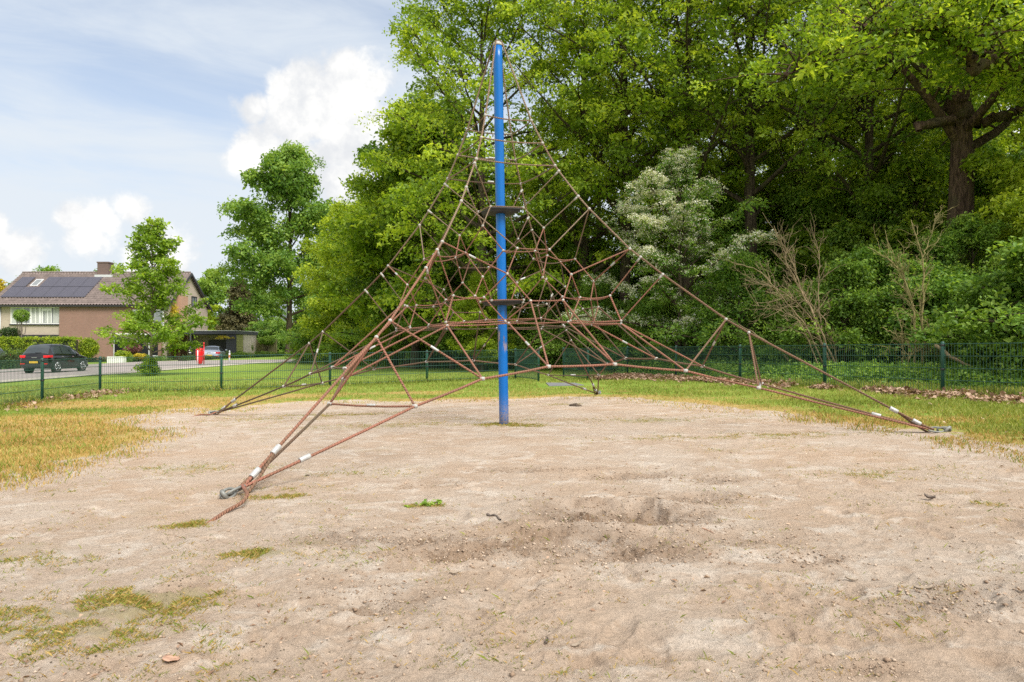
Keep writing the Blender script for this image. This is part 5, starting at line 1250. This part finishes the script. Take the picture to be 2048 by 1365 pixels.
# hawthorn in flower
def hawthorn():
    loc = P3(1358, 22.5)
    W, LV = tree_geo(seed=121, H=7.3, R=3.2, h0=.7, tr=.12, n_limb=30, n_sub=9, per=44, leaf=.085, spray=.25, rvar=(.4, 1.25), env='pear', droop=.6)
    root = empty('hawthorn', loc, 0, label='hawthorn covered in white blossom behind the fence right of the net', cat='tree')
    link('trunk', np_mesh('trunk', W[0], W[1], smooth=True), BARK, root)
    link('crown', np_mesh('crown', LV[0], LV[1], tint=LV[2]), M['shrub'], root)
    g = np.random.default_rng(9); V = LV[0].reshape(-1, 4, 3)[:, 0]
    sc = .25 + V[:, 2] / 6.9 * .2 - V[:, 0] * .16 - V[:, 1] * .12 + 0.8 * fbm(V[:, 0] * 1.3 + 5, V[:, 2] * 1.8, 3, 4)
    idx = g.choice(len(V), 5200, p=(lambda w: w / w.sum())(np.clip(sc - .05, 0, 1) ** 1.4)); C = V[idx] + g.normal(0, .03, (5200, 3)) + [0, -.05, .06]
    A, B, T = leaves(C, .085, np.tile([0, -.2, .97], (5200, 1)), 9, .038, 77, aspect=.9, flat=.8)
    link('blossom', np_mesh('blossom', A, B, tint=T), M['blossom'], root)
hawthorn()
# bare stems
def bare(name, label, stems, mat, seed, twigs=5, tl=.5):
    g = np.random.default_rng(seed); b0 = gpt(stems[0][0][0], stems[0][0][1]); loc = np.array(at(*stems[0][0][:2], stems[0][0][2])); loc[2] = gz(loc[0], loc[1])
    root = empty(name, tuple(loc), 0, label=label, cat='dead shrub')
    for s in stems:
        pts, r0, r1 = s[:-1], s[-1][0], s[-1][1]
        Q, r = limb(pts, r0, r1, seed=int(g.integers(1e6)), wob=.012, k=22); paths = [(Q - loc, r)]
        for i in range(twigs * (len(pts) - 1)):
            j = int(g.integers(4, 20)); T = Q[j + 1] - Q[j - 1]; T /= np.linalg.norm(T); d = T * .8 + g.normal(0, .55, 3); d /= np.linalg.norm(d); ln = tl * g.uniform(.4, 1.3)
            e = Q[j] + d * ln + [0, 0, .1 * ln]; B_ = bez(Q[j], (Q[j] + e) / 2 + g.normal(0, .08 * ln, 3), e, 6, g, .02); paths.append((B_ - loc, np.linspace(max(r[j] * .5, .006), .003, 6)))
            for _ in range(3):
                q = B_[int(g.integers(2, 6))]; d2 = d * .7 + g.normal(0, .5, 3); e2 = q + d2 / np.linalg.norm(d2) * ln * .45; paths.append((np.array([q, (q + e2) / 2 + g.normal(0, .02, 3), e2]) - loc, np.array([.004, .0035, .0025])))
        V, Fq = tubes_np(paths, 5); link('stem', np_mesh('stem', V, Fq, smooth=True), mat, root)
D1 = 17.2
bare('bare_shrub', 'tangle of tan dead stems arching up left in front of the oaks', [
    [(1668, 738, D1), (1640, 680, D1), (1618, 600, D1), (1578, 545, D1), (1570, 500, D1), (1548, 452, D1), (.032, .007)],
    [(1672, 738, D1 - .1), (1640, 655, D1 - .2), (1600, 575, D1), (1585, 520, D1 + .1), (1525, 425, D1 + .2), (.026, .006)],
    [(1660, 738, D1 + .2), (1625, 640, D1 + .3), (1590, 600, D1), (1540, 570, D1), (1490, 560, D1), (.024, .006)],
    [(1650, 738, D1 + .2), (1612, 650, D1 - .3), (1560, 590, D1 - .3), (1520, 540, D1 - .3), (1462, 525, D1 - .2), (.02, .005)],
    [(1640, 738, D1), (1600, 640, D1), (1560, 620, D1), (1500, 610, D1), (.018, .005)],
    [(1655, 740, D1), (1635, 600, D1 + .3), (1640, 520, D1 + .3), (1620, 440, D1 + .3), (.018, .005)],
    [(1676, 738, D1), (1668, 690, D1), (1650, 640, D1), (1605, 590, D1), (.02, .006)]], M['deadwood'], 131, 7, .55)
D2 = 15.8
bare('bare_shrub', 'bare mossy sapling with upright forked stems left of the nearest fence post', [
    [(1846, 745, D2), (1843, 690, D2), (1845, 640, D2), (1847, 560, D2), (1846, 510, D2), (1822, 440, D2), (.034, .008)],
    [(1828, 745, D2), (1832, 660, D2), (1825, 610, D2), (1808, 555, D2), (1790, 525, D2), (1735, 495, D2), (.028, .006)],
    [(1846, 515, D2), (1862, 470, D2), (1872, 430, D2), (.014, .004)],
    [(1880, 698, D2), (1855, 650, D2), (1830, 620, D2), (1812, 575, D2), (1770, 460, D2), (.02, .005)],
    [(1806, 742, D2), (1805, 690, D2), (1800, 640, D2), (.014, .008)],
    [(1815, 745, D2 - .3), (1818, 712, D2 - .3), (1848, 696, D2 - .3), (1895, 706, D2 - .3), (1940, 735, D2 - .3), (.020, .022)],
    [(1765, 655, D2), (1800, 675, D2), (1835, 700, D2), (1890, 712, D2), (.010, .014)]], M['mossy'], 137, 7, .4)
# fallen trunk lying behind the fence
def log_thing(name, label, pts, r0, r1, mat, seed):
    Q, r = limb(pts, r0, r1, seed=seed, wob=.01, k=18); loc = Q[0]; V, Fq = tubes_np([(Q - loc, r)], 8)
    o = link(name, np_mesh(name, V, Fq, smooth=True), mat); o.location = tuple(loc); tag(o, label, 'branch')
log_thing('fallen_branch', 'long pale branch leaning down to the right behind the nearest fence post', [(1870, 690, 14.2), (1900, 712, 14.0), (1950, 738, 13.8), (1975, 752, 13.7)], .035, .022, M['deadwood'], 5)
log_thing('fallen_branch', 'grey broken branch propped in the bushes behind the fence, left of the bare sapling', [(1440, 628, 19), (1500, 662, 18.8), (1560, 700, 18.4), (1590, 740, 18.2)], .016, .022, M['deadwood'], 6)

# ------------------------------------------------------------------ hedges, garden and far trees
def hedge(name, px0, px1, yt, yb, D, depth, mt, label, leaf=.11, n=None, D1=None, cat='hedge', rough=.12, per=26):
    """clipped hedge between two picture columns at distance D (D1 at its right end)"""
    D1 = D1 or D; A = at(px0, 700, D); B = at(px1, 700, D1); A[2] = B[2] = 0; ln = np.linalg.norm(B - A); u = (B - A) / ln; nrm = np.array([u[1], -u[0], 0])
    if nrm[1] > 0: nrm = -nrm
    zt0 = EYE + (694 - yt) / F * D; zt1 = EYE + (694 - yt) / F * D1
    g = np.random.default_rng(abs(int(px0)) + 17); n = n or int(ln * (abs(zt0) + 2.2) * 9 * (1 + depth * .5))
    s = g.random(n) * ln; q = g.random(n); zt = zt0 + (zt1 - zt0) * s / ln; z0 = gbase(*(A[:2, None] + u[:2, None] * s)) - .05
    face = g.random(n)
    dd = np.where(face < .6, 0, g.random(n) * depth); zz = np.where(face < .6, z0 + (zt - z0) * q, zt) + g.normal(0, rough * .5, n)
    dd = dd + g.normal(0, rough * .5, n)
    C = A + u * s[:, None] - nrm * dd[:, None]; C[:, 2] = zz
    Nv = np.where((face < .6)[:, None], nrm * .8 + np.array([0, 0, .5]), np.array([0, 0, 1.])) + g.normal(0, .2, (n, 3)); Nv /= np.linalg.norm(Nv, axis=1)[:, None]
    V, Fc, T = leaves(C, .22, Nv, per, leaf, abs(int(px0)) + 3)
    loc = np.array([*((A + B) / 2)[:2], gz(*((A + B) / 2)[:2])])
    root = empty(name, tuple(loc), 0, label=label, cat=cat)
    link('foliage', np_mesh('foliage', V - loc, Fc, tint=T), M[mt], root)
    paths = []
    for i in range(int(ln / .5) + 1):
        p = A + u * min(i * .5 + .1, ln - .05) - nrm * depth * .5; z = gz(p[0], p[1]); h = (zt0 - z) * .85
        for k in range(4): e = g.normal(0, .16, 2); paths.append((np.array([[p[0], p[1], z - .05], [p[0] + e[0] * .5, p[1] + e[1] * .5, z + h * .5], [p[0] + e[0] * 1.4, p[1] + e[1] * 1.4, z + h]]) - loc, np.array([.03, .02, .01])))
    V, Fq = tubes_np(paths, 4); link('stems', np_mesh('stems', V, Fq), BARK, root)
    # added dark box filling the hedge, so gaps between leaves look deep
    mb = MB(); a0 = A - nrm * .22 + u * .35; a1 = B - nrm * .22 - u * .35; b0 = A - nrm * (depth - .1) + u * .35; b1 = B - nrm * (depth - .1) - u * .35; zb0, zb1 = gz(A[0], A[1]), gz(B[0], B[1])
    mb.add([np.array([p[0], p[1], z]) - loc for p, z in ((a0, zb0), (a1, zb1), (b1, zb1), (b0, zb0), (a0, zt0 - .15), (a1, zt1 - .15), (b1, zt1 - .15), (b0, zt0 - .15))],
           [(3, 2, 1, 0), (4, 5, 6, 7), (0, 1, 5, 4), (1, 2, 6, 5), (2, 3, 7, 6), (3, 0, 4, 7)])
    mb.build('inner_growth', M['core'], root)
M['core'] = simple('dark_core_fill', (.035, .045, .018), .95, var=.4, scale=8)
hedge('hedge', -60, 148, 677, 706, 60, 1.2, 'hedge', 'long clipped yellow-green hedge in front of the brick house', .12)
hedge('clipped_bush', -60, 33, 707, 741, 45, 1.6, 'hedge_dark', 'low rounded dull green hedge at the left edge beside the black car', .09, rough=.3)
hedge('hedge', 372, 452, 715.5, 731, 54, 1.0, 'hedge_dark', 'low dark hedge in front of the silver car, behind the red bin', .09, D1=60)
hedge('hedge', 450, 577, 709.5, 726, 62, 1.5, 'plane', 'low green hedge along the path in front of the carport and plank fence', .11, D1=66, rough=.25)
hedge('shrub_border', 250, 330, 718, 730, 61, 1.2, 'plane', 'low green ground shrubs in front of the large dark window', .10, rough=.3, cat='shrub')
hedge('shrub_border', 160, 215, 720, 729, 63, 1.0, 'hedge_dark', 'strip of low planting between the round bush and the white box', .10, rough=.3, cat='shrub')
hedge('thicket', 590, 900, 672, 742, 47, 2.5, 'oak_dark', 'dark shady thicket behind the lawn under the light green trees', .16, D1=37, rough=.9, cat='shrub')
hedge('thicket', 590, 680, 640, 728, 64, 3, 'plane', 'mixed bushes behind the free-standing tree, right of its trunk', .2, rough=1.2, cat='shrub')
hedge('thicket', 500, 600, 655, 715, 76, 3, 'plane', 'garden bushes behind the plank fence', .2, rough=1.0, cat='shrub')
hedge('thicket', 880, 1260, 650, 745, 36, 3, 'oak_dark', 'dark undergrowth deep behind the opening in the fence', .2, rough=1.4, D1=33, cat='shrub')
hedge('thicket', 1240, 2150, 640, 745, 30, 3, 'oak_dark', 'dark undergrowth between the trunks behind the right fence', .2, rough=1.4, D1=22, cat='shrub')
def ball(name, px, yc, rpx, rpy, D, mt, label, leaf=.1, n=90, per=40, trunk=None, cat='shrub', seed=5):
    c = at(px, yc, D); rx, rz = rpx * D / F, rpy * D / F; g = np.random.default_rng(seed); d = g.normal(0, 1, (n, 3)); d /= np.linalg.norm(d, axis=1)[:, None]
    C = d * np.array([rx, rx, rz]) * g.uniform(.6, .98, n)[:, None] * .88; base = gz(c[0], c[1]); loc = np.array([c[0], c[1], base]); C += [0, 0, c[2] - base]
    V, Fc, T = leaves(C, min(rx, rz) * .38, d, per, leaf, seed); root = empty(name, tuple(loc), 0, label=label, cat=cat)
    link('foliage', np_mesh('foliage', V, Fc, tint=T), M[mt], root)
    paths = []
    if trunk: paths.append((np.array([[0, 0, -.1], [.02, 0, (c[2] - base) * .5], [0, 0, c[2] - base]]), np.array([trunk, trunk * .9, trunk * .6])))
    for k in range(10):
        e = d[k] * [rx, rx, rz] * .6 + [0, 0, c[2] - base]; paths.append((np.array([[0, 0, (c[2] - base) * (.6 if trunk else 0)], e * .6 + [0, 0, .1], e]), np.array([.035, .02, .01])))
    V, Fq = tubes_np(paths, 5); link('trunk' if trunk else 'stems', np_mesh('stems', V, Fq), M['bark_pale'], root)
ball('round_bush', 176, 697, 22, 25, 62, 'hedge', 'rounded green bush against the pink brick wall', .12, 160, seed=3)
ball('purple_bush', 265, 698, 19, 13, 64, 'purple', 'purple-leaved dome-shaped bush under the large window', .10, 110, seed=4)
ball('shrub', 245, 712, 18, 12, 61.5, 'hedge', 'yellow-green mound bush behind the white box', .10, 90, seed=6)
ball('shrub', 281, 713, 14, 7, 61, 'yellow', 'low golden yellow bush before the large window', .08, 80, seed=7)
ball('standard_tree', 43, 632, 17, 14, 61, 'elder', 'small ball-headed tree with a pale stem in front of the white window', .12, 90, 30, trunk=.06, cat='tree', seed=8)
ball('climber', 346, 655, 14, 62, 69, 'yellow', 'tall yellow-green climbing plant beside the brick pier', .14, 150, 34, cat='climbing plant', seed=10)
ball('shrub', 20, 665, 22, 12, 62, 'hedge_dark', 'dull green bush tips above the clipped hedge at the left edge', .12, 60, seed=11)
ball('climber', 533, 681, 20, 9, 71, 'elder', 'pale green creeper hanging over the plank fence', .14, 70, seed=12, cat='climbing plant')
ball('young_pine', 501, 695, 7, 9, 70, 'shrub', 'small thin conifer sapling before the carport side wall', .1, 16, 20, cat='tree', seed=13)
plant('lightbg', 'garden_tree', P3(420, 92), 0, 1, BARK, M['elder'], 'pale green garden tree behind the carport beside the brown conifer', 'tree', seed=141, H=11.5, R=4.2, h0=1.5, tr=.2, n_limb=20, n_sub=6, per=50, leaf=.34, spray=.9, env='oak')
plant('lightbg', 'garden_tree', P3(395, 80), 2, .62, BARK, M['beech'], 'yellowish garden tree right behind the gable of the brick house', 'tree')
plant('lightbg', 'garden_tree', P3(88, 120), 1, 1.32, BARK, M['shrub'], 'distant grey-green birch above the roof ridge', 'tree')
plant('lightbg', 'garden_tree', P3(-8, 84), 3, .84, BARK, M['yellow'], 'golden tree at the left edge behind the house roof', 'tree')
plant('lightbg', 'garden_tree', P3(520, 98), 4, .9, BARK, M['plane'], 'green garden tree behind the far slate roof', 'tree')
plant('lightbg', 'garden_tree', P3(640, 90), 5, 1.0, BARK, M['plane'], 'distant tree right of the free-standing tree', 'tree')
plant('conif', 'conifer', P3(478, 78), 0, 1, BARK, M['conifer'], 'brownish conifer rising behind the carport', 'tree', seed=151, H=8.9, R=3.0, h0=.5, tr=.2, n_limb=34, n_sub=6, per=60, leaf=.24, spray=.6, env='cone', droop=.6)
plant('conif', 'conifer', P3(206, 92), 1, 1.32, BARK, M['shrub'], 'dark pine top showing beside the chimney', 'tree')

# ------------------------------------------------------------------ grass, weeds and dead leaves
def gpts(px, py):
    dx = (px - 1024) / F; dz = FW[2] + UP[2] * (682.5 - py) / F; dy = FW[1] + UP[1] * (682.5 - py) / F
    t = -EYE / (dz - .01886 * dx); return dx * t, dy * t
def blades(x, y, h, w, g, lean=.55):
    n = len(x); z = gsurf(x, y); th = g.random(n) * 2 * math.pi; ca, sa = np.cos(th), np.sin(th)
    V = np.empty((n, 4, 3)); ph = g.random(n) * 2 * math.pi; ll = h * lean * g.uniform(.2, 1.3, n)
    B = np.stack([x, y, z - .004], 1); wv = np.stack([ca, sa, 0 * ca], 1) * (w * .5)[:, None]
    ld = np.stack([np.cos(ph), np.sin(ph), 0 * ph], 1)
    V[:, 0] = B - wv; V[:, 1] = B + wv; V[:, 2] = B + ld * (ll * .35)[:, None] + wv * .6; V[:, 2, 2] += h * .6; V[:, 3] = B + ld * ll[:, None]; V[:, 3, 2] += h
    b = np.arange(n)[:, None] * 4; Fc = np.concatenate([b + [[0, 1, 2]], b + [[0, 2, 3]]], 1).reshape(-1, 3)
    return V.reshape(-1, 3), Fc
def make_grass():
    g = np.random.default_rng(21)
    n = 640000; px = g.uniform(-700, 3000, n); py = 738 + (985 - 738) * g.random(n) ** 1.25
    x, y = gpts(px, py); ok = (y < 26) & (y > 2.8) & (np.abs(x) < 16)
    x, y = x[ok], y[ok]; sm = sandmask(x, y); soft = np.minimum(sm, sstep(-.35, .75, poly_sd(x, y, SAND) + .5 * fbm(x * 1.7, y * 1.7, 33, 4))); keep = g.random(len(x)) > np.clip(soft * 1.04, 0, 1) * (.5 + .5 * (soft > .15)); x, y, sm = x[keep], y[keep], sm[keep]
    for q in 'ABCD':
        a_ = ND['anc_' + q]; keep = np.hypot(x - a_[0], y - a_[1]) > .30; x, y, sm = x[keep], y[keep], sm[keep]
    pat = fbm(x * 1.3, y * 1.3, 51, 4)
    fl = np.array([(-8.3, 8.4), (-9.05, 11.0), XY(85, 14.0), XY(200.5, 16.6), XY(443, 16.6), XY(660, 17.8), XY(854, 19.1), XY(1031, 20.6)])
    fr = np.array([(9.27, 6.75), XY(2265, 9.05), XY(1885, 11.35), XY(1649, 13.7), XY(1480, 16.1), XY(1352, 18.5), XY(1255, 20.9), XY(1176, 18.7)])
    def pd(x, y, P):
        d = np.full(x.shape, 9.)
        for a, b in zip(P[:-1], P[1:]):
            e = b - a; t = np.clip(((x - a[0]) * e[0] + (y - a[1]) * e[1]) / (e @ e), 0, 1); d = np.minimum(d, np.hypot(x - a[0] - t * e[0], y - a[1] - t * e[1]))
        return d
    df = np.minimum(pd(x, y, fl), pd(x, y, fr)); tall = np.exp(-(df / .35) ** 2)
    beyond = sstep(.3, 1.2, pd(x, y, fr)) * (poly_sd(x, y, [tuple(p) for p in fr] + [(60, 40), (60, 5)]) > 0)
    h = (.032 + .035 * np.clip(pat + .5, 0, 1.3)) * g.uniform(.5, 1.3, len(x)) * (1 + 1.6 * tall + .9 * beyond)
    dry = drymask(x, y); isdry = g.random(len(x)) < np.clip(dry * 1.05 + .08 + .55 * (fbm(x * 2.0, y * 2.0, 55, 4)) + .35 * sm, 0, .86)
    h = np.where(isdry, h * .6, h)
    onmat = (abs(x - 1.35) < .75) & (y > 15.2) & (y < 17.1); keep = ((fbm(x * 6, y * 6, 61, 2) > -.30) | (tall > .3)) & ~onmat; x, y, h, isdry, tall = x[keep], y[keep], h[keep], isdry[keep], tall[keep]
    w = np.hypot(x, y) * .0006 + .0035
    for nm, mk, mt in (('grass', ~isdry, 'grass'), ('dry_grass', isdry, 'straw')):
        V, Fc = blades(x[mk], y[mk], h[mk], w[mk], g); nn = mk.sum()
        ti = np.clip(.5 + .45 * fbm(x[mk] * .8, y[mk] * .8, 71, 3) - .25 * tall[mk] + g.normal(0, .16, nn), 0, 1)
        tag(link(nm, np_mesh(nm, V, Fc, tint=np.repeat(ti, 4)), M[mt]), kind='stuff')
    # weeds on the sand
    X = []; Y = []
    for cx, cy, sx, sy, s in WG:
        k = int(7500 * s * min(1.6, (sx * sy / .05) ** .5)); X.append(g.normal(cx, sx * .75, k)); Y.append(g.normal(cy, sy * .85, k))
    x, y = np.concatenate(X), np.concatenate(Y); wm = weedmask(x, y); keep = (g.random(len(x)) < wm * .8) & (fbm(x * 9, y * 9, 81, 4) > -.02) & (np.hypot(x, y) > 1.0)
    x, y = x[keep], y[keep]
    m = 15000; q = g.uniform(-50, 2100, m), 700 + 665 * g.uniform(.15, 1, m); xx, yy = gpts(*q); kk = g.random(m) < (.25 + .75 * (fbm(xx * 2.2, yy * 2.2, 91, 3) > .12)) ; xx, yy = xx[kk], yy[kk]
    xx = xx + g.normal(0, .02, len(xx)); keep = (sandmask(xx, yy) > .5) & (fbm(xx * 3, yy * 3, 92, 3) > -.02); x = np.r_[x, xx[keep]]; y = np.r_[y, yy[keep]]
    # each point a small tuft
    x = np.repeat(x, 3) + g.normal(0, .008, len(x) * 3); y = np.repeat(y, 3) + g.normal(0, .008, len(y) * 3)
    n = len(x); h = g.uniform(.004, .016, n) * (1 + .8 * (g.random(n) < .08)); w = np.full(n, .0009) + np.hypot(x, y) * .00028
    isd = g.random(n) < .5; ti = np.clip(g.normal(.45, .2, n), 0, 1)
    for nm, mk, mt in (('weeds', ~isd, 'grass'), ('dry_weeds', isd, 'straw')):
        V, Fc = blades(x[mk], y[mk], h[mk], w[mk], g, 1.3); tag(link(nm, np_mesh(nm, V, Fc, tint=np.repeat(ti[mk], 4)), M[mt]), kind='stuff')
    # dead leaves blown against the fences
    P = []
    for Pl, wgt, side in ((fr, 15000, -1), (fl[2:4], 350, 1), (fl[0:3], 220, 1)):
        for a, b in zip(Pl[:-1], Pl[1:]):
            k = int(wgt / (len(Pl) - 1)); t = g.random(k); e = b - a; nrm = np.array([e[1], -e[0]]) / np.linalg.norm(e)
            c0 = a + e * .5; 
            if (c0 + nrm) @ (c0 + nrm) > (c0 - nrm) @ (c0 - nrm): nrm = -nrm
            o = np.abs(g.normal(.15, .42, k)) + .02; q = a + e * t[:, None] + nrm * o[:, None]; P.append(q)
    P = np.concatenate(P); P = P[(fbm(P[:, 0] * .9, P[:, 1] * .9, 13, 3) > -.30) & (fbm(P[:, 0] * 3.5, P[:, 1] * 3.5, 14, 2) > -.1)]
    Zg = gsurf(P[:, 0], P[:, 1]) + g.uniform(.015, .06, len(P)); C = np.c_[P, Zg]
    V, Fc, T = leaves(C, .03, np.tile([0, 0, 1.], (len(C), 1)), 2, .075, 33, thick=.6, flat=1.0, aspect=.7)
    tag(link('leaf_litter', np_mesh('leaf_litter', V, Fc, tint=T), M['litter']), kind='stuff')
    m = 420; q = g.uniform(-20, 2080, m), g.uniform(770, 905, m); xx, yy = gpts(*q); Zg = gsurf(xx, yy) + .01
    mk = sandmask(xx, yy) < .4; C = np.c_[xx, yy, Zg][mk]
    V, Fc, T = leaves(C, .02, np.tile([0, 0, 1.], (len(C), 1)), 1, .05, 34, thick=.4, flat=1.2, aspect=.7)
    tag(link('leaf_litter', np_mesh('leaf_litter', V, Fc, tint=T), M['litter']), kind='stuff')
    # ivy and nettles on the ground under the bushes
    px = g.uniform(1240, 2150, 5200); D = g.uniform(.3, 5, 5200); tb = np.interp(px, [1255, 1352, 1480, 1649, 1885, 2265], [20.9, 18.5, 16.1, 13.7, 11.35, 9.05]) + .9 + D
    x = (px - 1024) / F * tb; y = tb; hh = g.uniform(.03, .42, 5200) * sstep(.3, 1.2, D); C = np.c_[x, y, gbase(x, y) + hh]
    V, Fc, T = leaves(C, .15, np.tile([0, -.3, .95], (5200, 1)), 16, .07, 35); tag(link('ground_cover', np_mesh('ground_cover', V, Fc, tint=T), M['shrub']), kind='stuff')
make_grass()

def crumbs():
    g = np.random.default_rng(61); X = []; Y = []; S = []
    for cx, cy, a, b, dep, ro in PG:
        k = int(4200 * ro * math.sqrt(a * b)); X.append(g.normal(cx, a * .75, k)); Y.append(g.normal(cy, b * .75, k)); S.append(g.gamma(1.5, .0017, k) + .0016)
    m = 2600; q = g.uniform(-50, 2100, m), 705 + 660 * g.uniform(.1, 1, m); xx, yy = gpts(*q); kk = fbm(xx * 2.6, yy * 2.6, 15, 3) > .02; X.append(xx[kk]); Y.append(yy[kk]); S.append(g.gamma(1.6, .0024, kk.sum()) + .0015)
    x, y, s = map(np.concatenate, (X, Y, S)); s = np.minimum(s, .013); k = np.hypot(x, y) > .9; x, y, s = x[k], y[k], s[k]; n = len(x); z = gsurf(x, y)
    base = np.array([[1, 0, 0], [0, 1, 0], [-1, 0, 0], [0, -1, 0], [0, 0, 1], [0, 0, -1.]]); th = g.random(n) * 6.28
    V = base[None] * (s[:, None, None] * g.uniform(.55, 1.25, (n, 6, 1))) * np.array([1, 1, .62]); c_, s_ = np.cos(th)[:, None], np.sin(th)[:, None]
    V = np.stack([V[..., 0] * c_ - V[..., 1] * s_, V[..., 0] * s_ + V[..., 1] * c_, V[..., 2]], -1) + np.stack([x, y, z + s * .25], 1)[:, None]
    f = np.array([[0, 1, 4], [1, 2, 4], [2, 3, 4], [3, 0, 4], [1, 0, 5], [2, 1, 5], [3, 2, 5], [0, 3, 5]]); Fc = (np.arange(n)[:, None, None] * 6 + f[None]).reshape(-1, 3)
    tag(link('sand_crumbs', np_mesh('sand_crumbs', V.reshape(-1, 3), Fc, tint=np.repeat(g.random(n), 6)), M['crumb']), kind='stuff')
    # scraps of old leaf and bark
    m = 1500; q = g.uniform(-50, 2100, m), 705 + 660 * g.uniform(.08, 1, m); xx, yy = gpts(*q); kk = (fbm(xx * 1.4, yy * 1.4, 16, 3) > -.05) & (np.hypot(xx, yy) > .9); xx, yy = xx[kk], yy[kk]
    C = np.c_[xx, yy, gsurf(xx, yy) + .004]; V, Fc, T = leaves(C, .01, np.tile([0, 0, 1.], (len(C), 1)), 1, .020, 62, thick=.2, flat=1.6, aspect=.5)
    tag(link('leaf_scraps', np_mesh('leaf_scraps', V, Fc, tint=T), M['litter']), kind='stuff')
M['crumb'] = leafmat('sand_crumb_soil', (.25, .175, .12), (.36, .27, .195), (.47, .375, .29), 0, .95)
crumbs()

# ------------------------------------------------------------------ small things lying on the sand
def debris(name, px, py, size, mat, label, cat, seed, curl=.3, asp=.6, rz=None):
    p = gpt(px, py); z = float(gsurf(p[0], p[1])[0]); g = np.random.default_rng(seed); n = 7; m = 5; V = []
    for i in range(n):
        u = i / (n - 1); w = math.sin(math.pi * (.08 + .84 * u)) * asp * .5 * (1 + .3 * math.sin(u * 17 + seed))
        for j in range(m):
            v = j / (m - 1) * 2 - 1; V.append(((u - .5) * size, v * w * size, (curl * (abs(v) ** 1.5) * .35 + curl * .6 * (u - .5) ** 2 * 2) * size + g.normal(0, .015) * size + .004))
    Fq = [(i * m + j, i * m + j + 1, (i + 1) * m + j + 1, (i + 1) * m + j) for i in range(n - 1) for j in range(m - 1)]
    mb = MB(); mb.add(V, Fq, True); o = mb.build(name, mat); md = o.modifiers.new('thick', 'SOLIDIFY'); md.thickness = .0016
    o.location = (p[0], p[1], z + .002); o.rotation_euler = (g.normal(0, .15), g.normal(0, .15), g.uniform(0, 6.28) if rz is None else rz); tag(o, label, cat)
M['leaf_pink'] = simple('dry_pink_leaf', (.42, .25, .17), .8, var=.3, scale=30); M['leaf_pale'] = simple('pale_dry_leaf', (.33, .265, .20), .8, var=.3, scale=30); M['leaf_dark'] = simple('dark_dry_leaf', (.13, .10, .08), .85, var=.3, scale=30)
debris('fallen_leaf', 342, 1322, .055, M['leaf_pink'], 'pinkish brown dead leaf lying on the sand near the bottom left', 'leaf', 1, .1, .9)
debris('fallen_leaf', 909, 1148, .045, M['leaf_pale'], 'pale curled leaf just below the left pit', 'leaf', 2, .4, .35, .2)
debris('fallen_leaf', 1157, 1292, .045, M['leaf_pale'], 'pale curled leaf near the bottom centre of the sand', 'leaf', 3, .4, .35, .1)
debris('fallen_leaf', 1702, 1166, .05, M['leaf_pale'], 'pale curled leaf on the sand at the right, above the pits', 'leaf', 4, .4, .3, -.1)
debris('fallen_leaf', 1848, 1182, .065, M['leaf_pale'], 'largest pale curled leaf beside the dug spot on the right', 'leaf', 5, .4, .35, -.3)
debris('fallen_leaf', 1860, 1000, .06, M['leaf_dark'], 'dark curled leaf on the sand at the upper right', 'leaf', 6, .7, .6)
debris('fallen_leaf', 1095, 1292, .03, M['leaf_dark'], 'tiny dark leaf left of the pale leaf at the bottom centre', 'leaf', 8, .5, .5)
def stick(px0, py0, px1, py1, r, label, mat, seed):
    a, b = gpt(px0, py0), gpt(px1, py1); g = np.random.default_rng(seed); t = np.linspace(0, 1, 8)[:, None]; P = a + (b - a) * t; P[:, :2] += g.normal(0, .004, (8, 2)); P[:, 2] = gsurf(P[:, 0], P[:, 1]) + r * .8
    V, Fq = tubes_np([(P - P[0], np.linspace(r, r * .6, 8))], 6); o = link('twig', np_mesh('twig', V, Fq, smooth=True), mat); o.location = tuple(P[0]); tag(o, label, 'twig')
stick(972, 1032, 1003, 1046, .008, 'short dark stick lying on the sand left of the big pit', M['leaf_dark'], 3)
stick(1405, 1061, 1430, 1069, .003, 'thin reddish twig on the sand right of the big pit', M['leaf_pink'], 4)
def clod(px, py, s, mat, label, seed, cat='clod', sq=(1, .7, .45)):
    p = gpt(px, py); g = np.random.default_rng(seed); mb = MB()
    for i in range(9): c = g.normal(0, .33, 3) * s * sq; mb.sphere((c[0], c[1], abs(c[2]) + .15 * s), s * g.uniform(.25, .5), 8, 6, (1, .9, .6))
    o = mb.build('soil_clod', mat); o.location = (p[0], p[1], float(gsurf(p[0], p[1])[0]) - .01); tag(o, label, cat)
clod(1151, 813, .10, M['soil'], 'dark brown clod on the sand between the mast and the far anchor', 4)
clod(614, 953, .03, M['soil'], 'small dark clod beside the near anchor ropes', 5)
def weedclump(px, py, label, seed):
    p = gpt(px, py); g = np.random.default_rng(seed); z = float(gsurf(p[0], p[1])[0]); C = np.c_[g.normal(0, .05, 12), g.normal(0, .015, 12), g.uniform(.005, .02, 12)]
    V, Fc, T = leaves(C, .02, np.tile([0, 0, 1.], (12, 1)), 5, .035, seed, flat=1.2); o = link('weed_clump', np_mesh('weed_clump', V, Fc, tint=T), M['elder']); o.location = (p[0], p[1], z); tag(o, label, 'weed')
weedclump(850, 1013, 'torn-off green weed lying on the sand left of the pits', 6)
